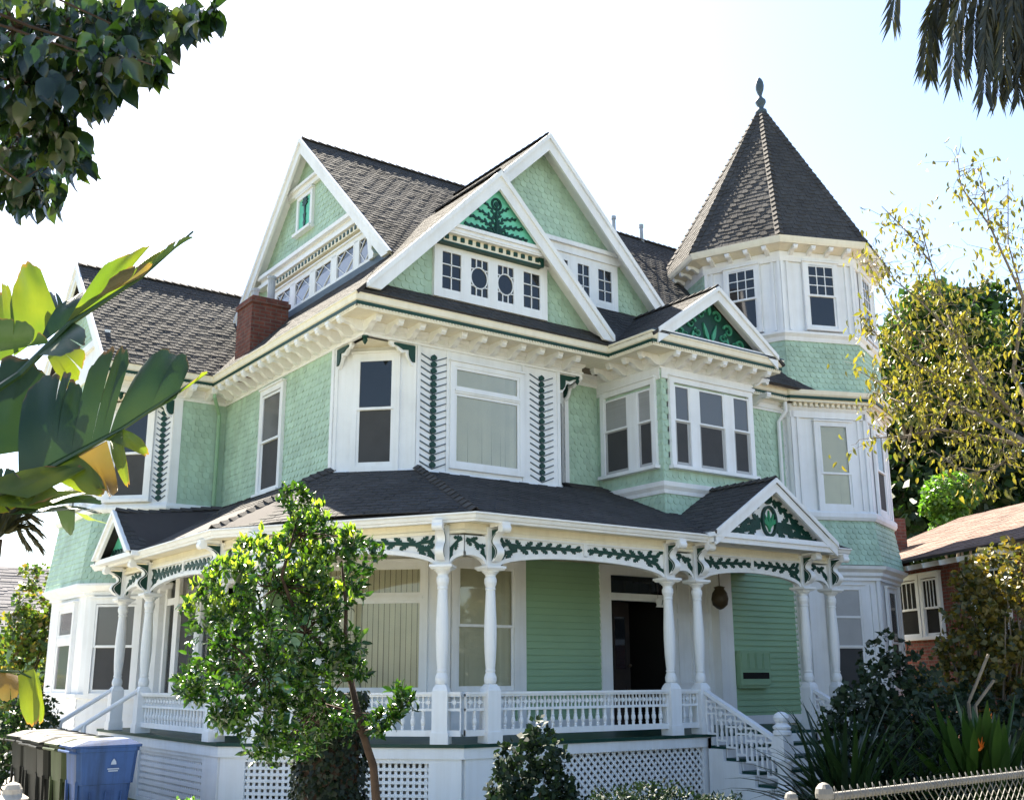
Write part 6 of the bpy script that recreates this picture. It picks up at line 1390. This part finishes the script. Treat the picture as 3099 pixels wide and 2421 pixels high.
# shrubs on the right, in front of the tower
shrub('dark_shrub', 'dark open shrub growing against the tower foot on the right', 'shrub', at(1900, 1480, 13), (1, 1, 1), 420, .075, 'lf_shade', clumps=[(at(1900, 1400, 13), (.24, .3, .28)), (at(1890, 1460, 13), (.4, .4, .3)), (at(1840, 1490, 12.6), (.34, .3, .22)), (at(1870, 1540, 12.6), (.6, .5, .35)), (at(1960, 1500, 13), (.45, .4, .4)), (at(1940, 1580, 12.5), (.6, .5, .4)), (at(1820, 1560, 12.4), (.35, .4, .35))], stems=16)
shrub('golden_shrub', 'tall golden leaved shrub hiding the bungalow wall at right', 'shrub', at(2110, 1500, 16), (1.5, 1, 2), 900, .085, 'lf_gold', clumps=[(at(2110, 1235, 16), (.40, .5, .35)), (at(2150, 1220, 15.5), (.5, .5, .4)), (at(2075, 1300, 16), (.25, .3, .3)), (at(2120, 1310, 16), (.6, .6, .45)), (at(2180, 1320, 15.5), (.5, .5, .6)), (at(2060, 1390, 16), (.35, .5, .32)), (at(2110, 1400, 16), (.65, .6, .4)), (at(2180, 1430, 15.5), (.5, .5, .5)), (at(2040, 1450, 16), (.5, .5, .3)), (at(2130, 1480, 15.5), (.6, .5, .3)), (at(1985, 1470, 15.5), (.4, .3, .16))], stems=40, bark='greybark')
mb = MB(); lg = root('dead_stalks', 'pale dry cut stalks leaning behind the orange flowering plant', 'stalk', at(2090, 1500, 13.2)*np.array((1, 1, 0)))
for a, b in (((2065, 1500), (2108, 1395)), ((2080, 1505), (2120, 1450))): mb.bar(at(*a, 13.2), at(*b, 13.3), .032, .022)
for a in ((2066, 1500), (2080, 1505)): p = at(*a, 13.2); mb.bar(p, (p[0]-.02, p[1], 0), .03, .022)
mb.build('stalk', 'deadwood', lg)

shrub('dark_hedge', 'low dark hedge filling the ground behind the orange flowering plant at right', 'hedge', at(2060, 1600, 15), (1, 1, 1), 700, .085, 'lf_shade', clumps=[(at(x, y, 14.6), (.7, .6, .42)) for x, y in ((1960, 1560), (2050, 1540), (2140, 1530), (2200, 1560), (2000, 1630), (2100, 1620), (2190, 1630), (1930, 1620))], stems=8)
# -------- sparse yellow-leaved tree, right
yt = root('yellow_leaved_tree', 'sparse tree with drooping yellow leaves on thin branches at the right edge', 'tree', (11.6, 4.9, 0))
mb = MB(); YD = 12.0; K = lambda x, y, d=YD: at(x, y, d)
stem(mb, [(11.6, 4.9, 0), (11.5, 4.9, 1.6), K(2330, 1120), K(2280, 1010)], .13, .10, 10)
BR = [[(2280,1010),(2184,905),(2100,820),(2040,720),(2010,640),(1985,560),(1960,470)], [(2280,1010),(2160,800),(2184,640),(2110,480),(2090,350)], [(2330,1120),(2184,940),(2080,880),(1980,840),(1900,770)], [(2280,1010),(2184,950),(2090,930),(2000,915),(1930,930),(1850,935)], [(2100,820),(2000,760),(1930,700),(1900,650),(1850,560)], [(2040,720),(1960,640),(1900,590),(1860,520)], [(2184,905),(2060,830),(1960,780),(1890,730),(1840,690)], [(2080,880),(2000,880),(1930,860),(1860,835)], [(2110,480),(2050,400),(2040,320)], [(2184,640),(2150,520),(2150,380)], [(2100,820),(2060,760),(2050,690),(2100,600)], [(1980,840),(1900,830),(1830,790)], [(2184,950),(2120,1000),(2060,1010),(1990,960)], [(1985,560),(1930,490),(1880,440)], [(2300,1080),(2230,780),(2200,560),(2180,420)]]
LP = []
for br in BR:
    pts = [K(x, y, YD+RNG.uniform(-.5, .5)) for x, y in br]; r0 = .032 if br[0] in ((2280,1010),(2330,1120),(2300,1080)) else .012
    stem(mb, pts, r0, .004, 6)
    for i in range(len(pts)-1):
        if br[i][0] > 2215: continue
        for k in range(11):
            p = pts[i]+(pts[i+1]-pts[i])*RNG.random(); e = p+rdir(1)[0]*np.array((.45, .45, .35))*RNG.uniform(.3, 1.0)+np.array((0, 0, .05)); stem(mb, wob(p, e, 3, .15), .004, .0015, 4)
            lo = .45+.55*min(1, max(0, (br[i][1]-350)/450)); m_ = int(RNG.integers(2, 7)*(1.0 if br[i][1] > 650 else .55)); LP.append(e+RNG.normal(size=(max(1, m_), 3))*.09); LP.append(p+(e-p)*RNG.random((2, 1))+RNG.normal(size=(2, 3))*.03)
mb.build('trunk', 'greybark', yt)
P = np.concatenate(LP); n = len(P); leaves('foliage', 'lf_yellow', yt, P, unit(np.array((0, 0, -1.0))+RNG.normal(size=(n, 3))*.45), rdir(n), .055+.05*RNG.random(n), .22, 9)

# -------- background trees right
def bgtree(name, label, base, clumps, n, S, mat, trunk=.3, group='dark trees behind the bungalow'):
    t = root(name, label, 'tree', (base[0], base[1], 0), 0, group); out = []; tot = sum(np.prod(np.array(q[1]))**(2/3) for q in clumps); tps = []
    for cc, rr in clumps:
        k = int(n*np.prod(np.array(rr))**(2/3)/tot); P, d = blob(k, cc, rr, .55); out.append((P, unit(d*.5+rdir(k)+np.array((0, 0, -.25))), unit(d+rdir(k)*.6))); tps.append(cc)
    P, D, U = cat_(out); leaves('crown', mat, t, P, D, U, S*(.6+.8*RNG.random(len(P))), .45, 4)
    mb = MB(); top = max(c[2] for c in tps); stem(mb, wob((base[0], base[1], 0), (base[0], base[1], top*.8), 5, .03), trunk, trunk*.3, 8)
    for c in tps: stem(mb, wob((base[0], base[1], max(.5, c[2]-4)), c, 4, .05), trunk*.3, .04, 5)
    mb.build('trunk', 'greybark', t)
bgtree('evergreen_tree', 'tall dark evergreen with a rounded top right of the tower', (33.5, 20.5), [(at(2010, 690, 40), (1.7, 1.7, 1.3)), (at(1960, 760, 40), (1.6, 1.6, 1.5)), (at(2060, 760, 40), (1.7, 1.7, 1.6)), (at(1930, 860, 39), (1.6, 1.6, 1.8)), (at(2030, 880, 39), (2.2, 2, 2)), (at(1960, 980, 39), (2.3, 2, 2)), (at(2060, 1010, 39), (2.4, 2, 2.2)), (at(1920, 1060, 38), (1.6, 1.6, 2)), (at(2000, 1100, 38), (2.6, 2, 2.2))], 15000, .30, 'lf_dark')
bgtree('evergreen_tree', 'dark leafy tree at the right edge behind the yellow leaves', (37.5, 17.5), [(at(2110, 690, 42), (1.6, 1.6, 1.4)), (at(2150, 800, 42), (2, 2, 2)), (at(2190, 900, 42), (2.2, 2, 2.4)), (at(2120, 950, 42), (2.2, 2, 2.2)), (at(2180, 1040, 42), (2.4, 2, 2.4)), (at(2100, 1080, 42), (2.4, 2, 2))], 9000, .30, 'lf_dark')
bgtree('eucalyptus_tree', 'lighter olive tree top above the dark evergreen near the tower', (31, 21.5), [(at(1945, 720, 36), (1.0, 1, 1.0)), (at(1985, 655, 36), (1.2, 1, .8)), (at(2090, 720, 37), (1.0, 1, .8)), (at(1950, 850, 36), (.8, .8, .8)), (at(2050, 800, 36.5), (.9, .8, .7)), (at(1915, 790, 36), (.7, .8, .9)), (at(2030, 690, 36), (.9, .9, .7))], 5200, .2, 'lf_mid', .2)
bgtree('feathery_tree', 'bright feathery round bush crown above the bungalow roof', (29, 18.3), [(at(2030, 1052, 34), (.75, .8, .62)), (at(1995, 1080, 34), (.35, .5, .3)), (at(2060, 1040, 34), (.4, .5, .35)), (at(2030, 1120, 34), (.6, .6, .6))], 3800, .13, 'lf_bright', .12, group=None)
# -------- palms
def frond(mb_r, L_, pts, w, n=85, droop=.9):
    pts = [np.array(p, float) for p in pts]; stem(mb_r, pts, .035, .01, 5)
    seg = [np.linalg.norm(pts[i+1]-pts[i]) for i in range(len(pts)-1)]; tot = sum(seg); P, D, U = L_
    for i in range(n):
        s = tot*(.12+.88*i/n); j = 0
        while j < len(seg)-1 and s > seg[j]: s -= seg[j]; j += 1
        t = unit(pts[j+1]-pts[j]); p = pts[j]+t*min(s, seg[j]); side = unit(np.cross(t, np.array((0.3, .2, 1.0))))
        for sg in (-1, 1):
            P.append(p); D.append(unit(t*1.0+side*sg*.38+np.array((0, 0, -droop*.35))+RNG.normal(size=3)*.08)); U.append(np.cross(t, side)+RNG.normal(size=3)*.2)
def palm(name, label, base, top, fronds, S, W, tr_):
    t = root(name, label, 'palm', (base[0], base[1], 0)); mb = MB(); Lf = ([], [], [])
    for f in fronds: frond(mb, Lf, f, 0)
    mb.build('frond_stems', 'lf_palm', t); P, D, U = (np.array(x) for x in Lf)
    leaves('fronds', 'lf_palm', t, P, D, U, S*(.8+.4*RNG.random(len(P))), W, 4)
    mb = MB(); stem(mb, [(base[0], base[1], 0), (base[0], base[1], top*.5), (base[0], base[1], top)], tr_, tr_*.9, 14); mb.build('trunk', 'bark', t)
Q = lambda x, y, d=34: at(x, y, d)
pbase = Q(2190, -150); fl = []
for tip in ((1972, 140), (1985, 155), (2030, 165), (2052, 145), (2098, 200), (2105, 145), (2128, 205), (2158, 185), (2172, 205), (1992, 90), (2075, 120), (2140, 150), (2180, 130), (2020, 40), (2195, 165), (2210, 120), (2110, 60), (2160, 60)):
    x, y = tip; m = (x*.72+2180*.28, -120); dd = 34+RNG.uniform(-1.2, 1.2); fl.append([Q(2185, -260), Q(m[0]*.5+2185*.5, -240, dd), Q(m[0], -110, dd), Q(x*.9+m[0]*.1, y*.45-20, dd), Q(x, y, dd)])
fl.append([Q(2185, -260), Q(2000, -300, 32.5), Q(1930, -120, 32.5), Q(1910, -20, 32.5), Q(1902, 45, 32.5)])
palm('date_palm', 'tall palm whose dry brown fronds hang into the upper right corner', Q(2215, -150), Q(2215, -230)[2], fl, .92, .045, .50)
fl = []
for tip in ((90, 1165), (85, 1130), (75, 1100), (60, 1078), (30, 1065), (-40, 1080), (60, 1160), (-60, 1150), (10, 1060)):
    c0 = at(-5, 1150, 60); e = at(*tip, 60); m_ = c0*.45+e*.55+np.array((0, 0, .9)); fl.append([c0, (c0+m_)/2+np.array((0, 0, .25)), m_, e])
palm('feather_palm', 'distant feather palm against the white sky at far left', at(-5, 1150, 60), at(-5, 1150, 60)[2], fl, .8, .06, .25)
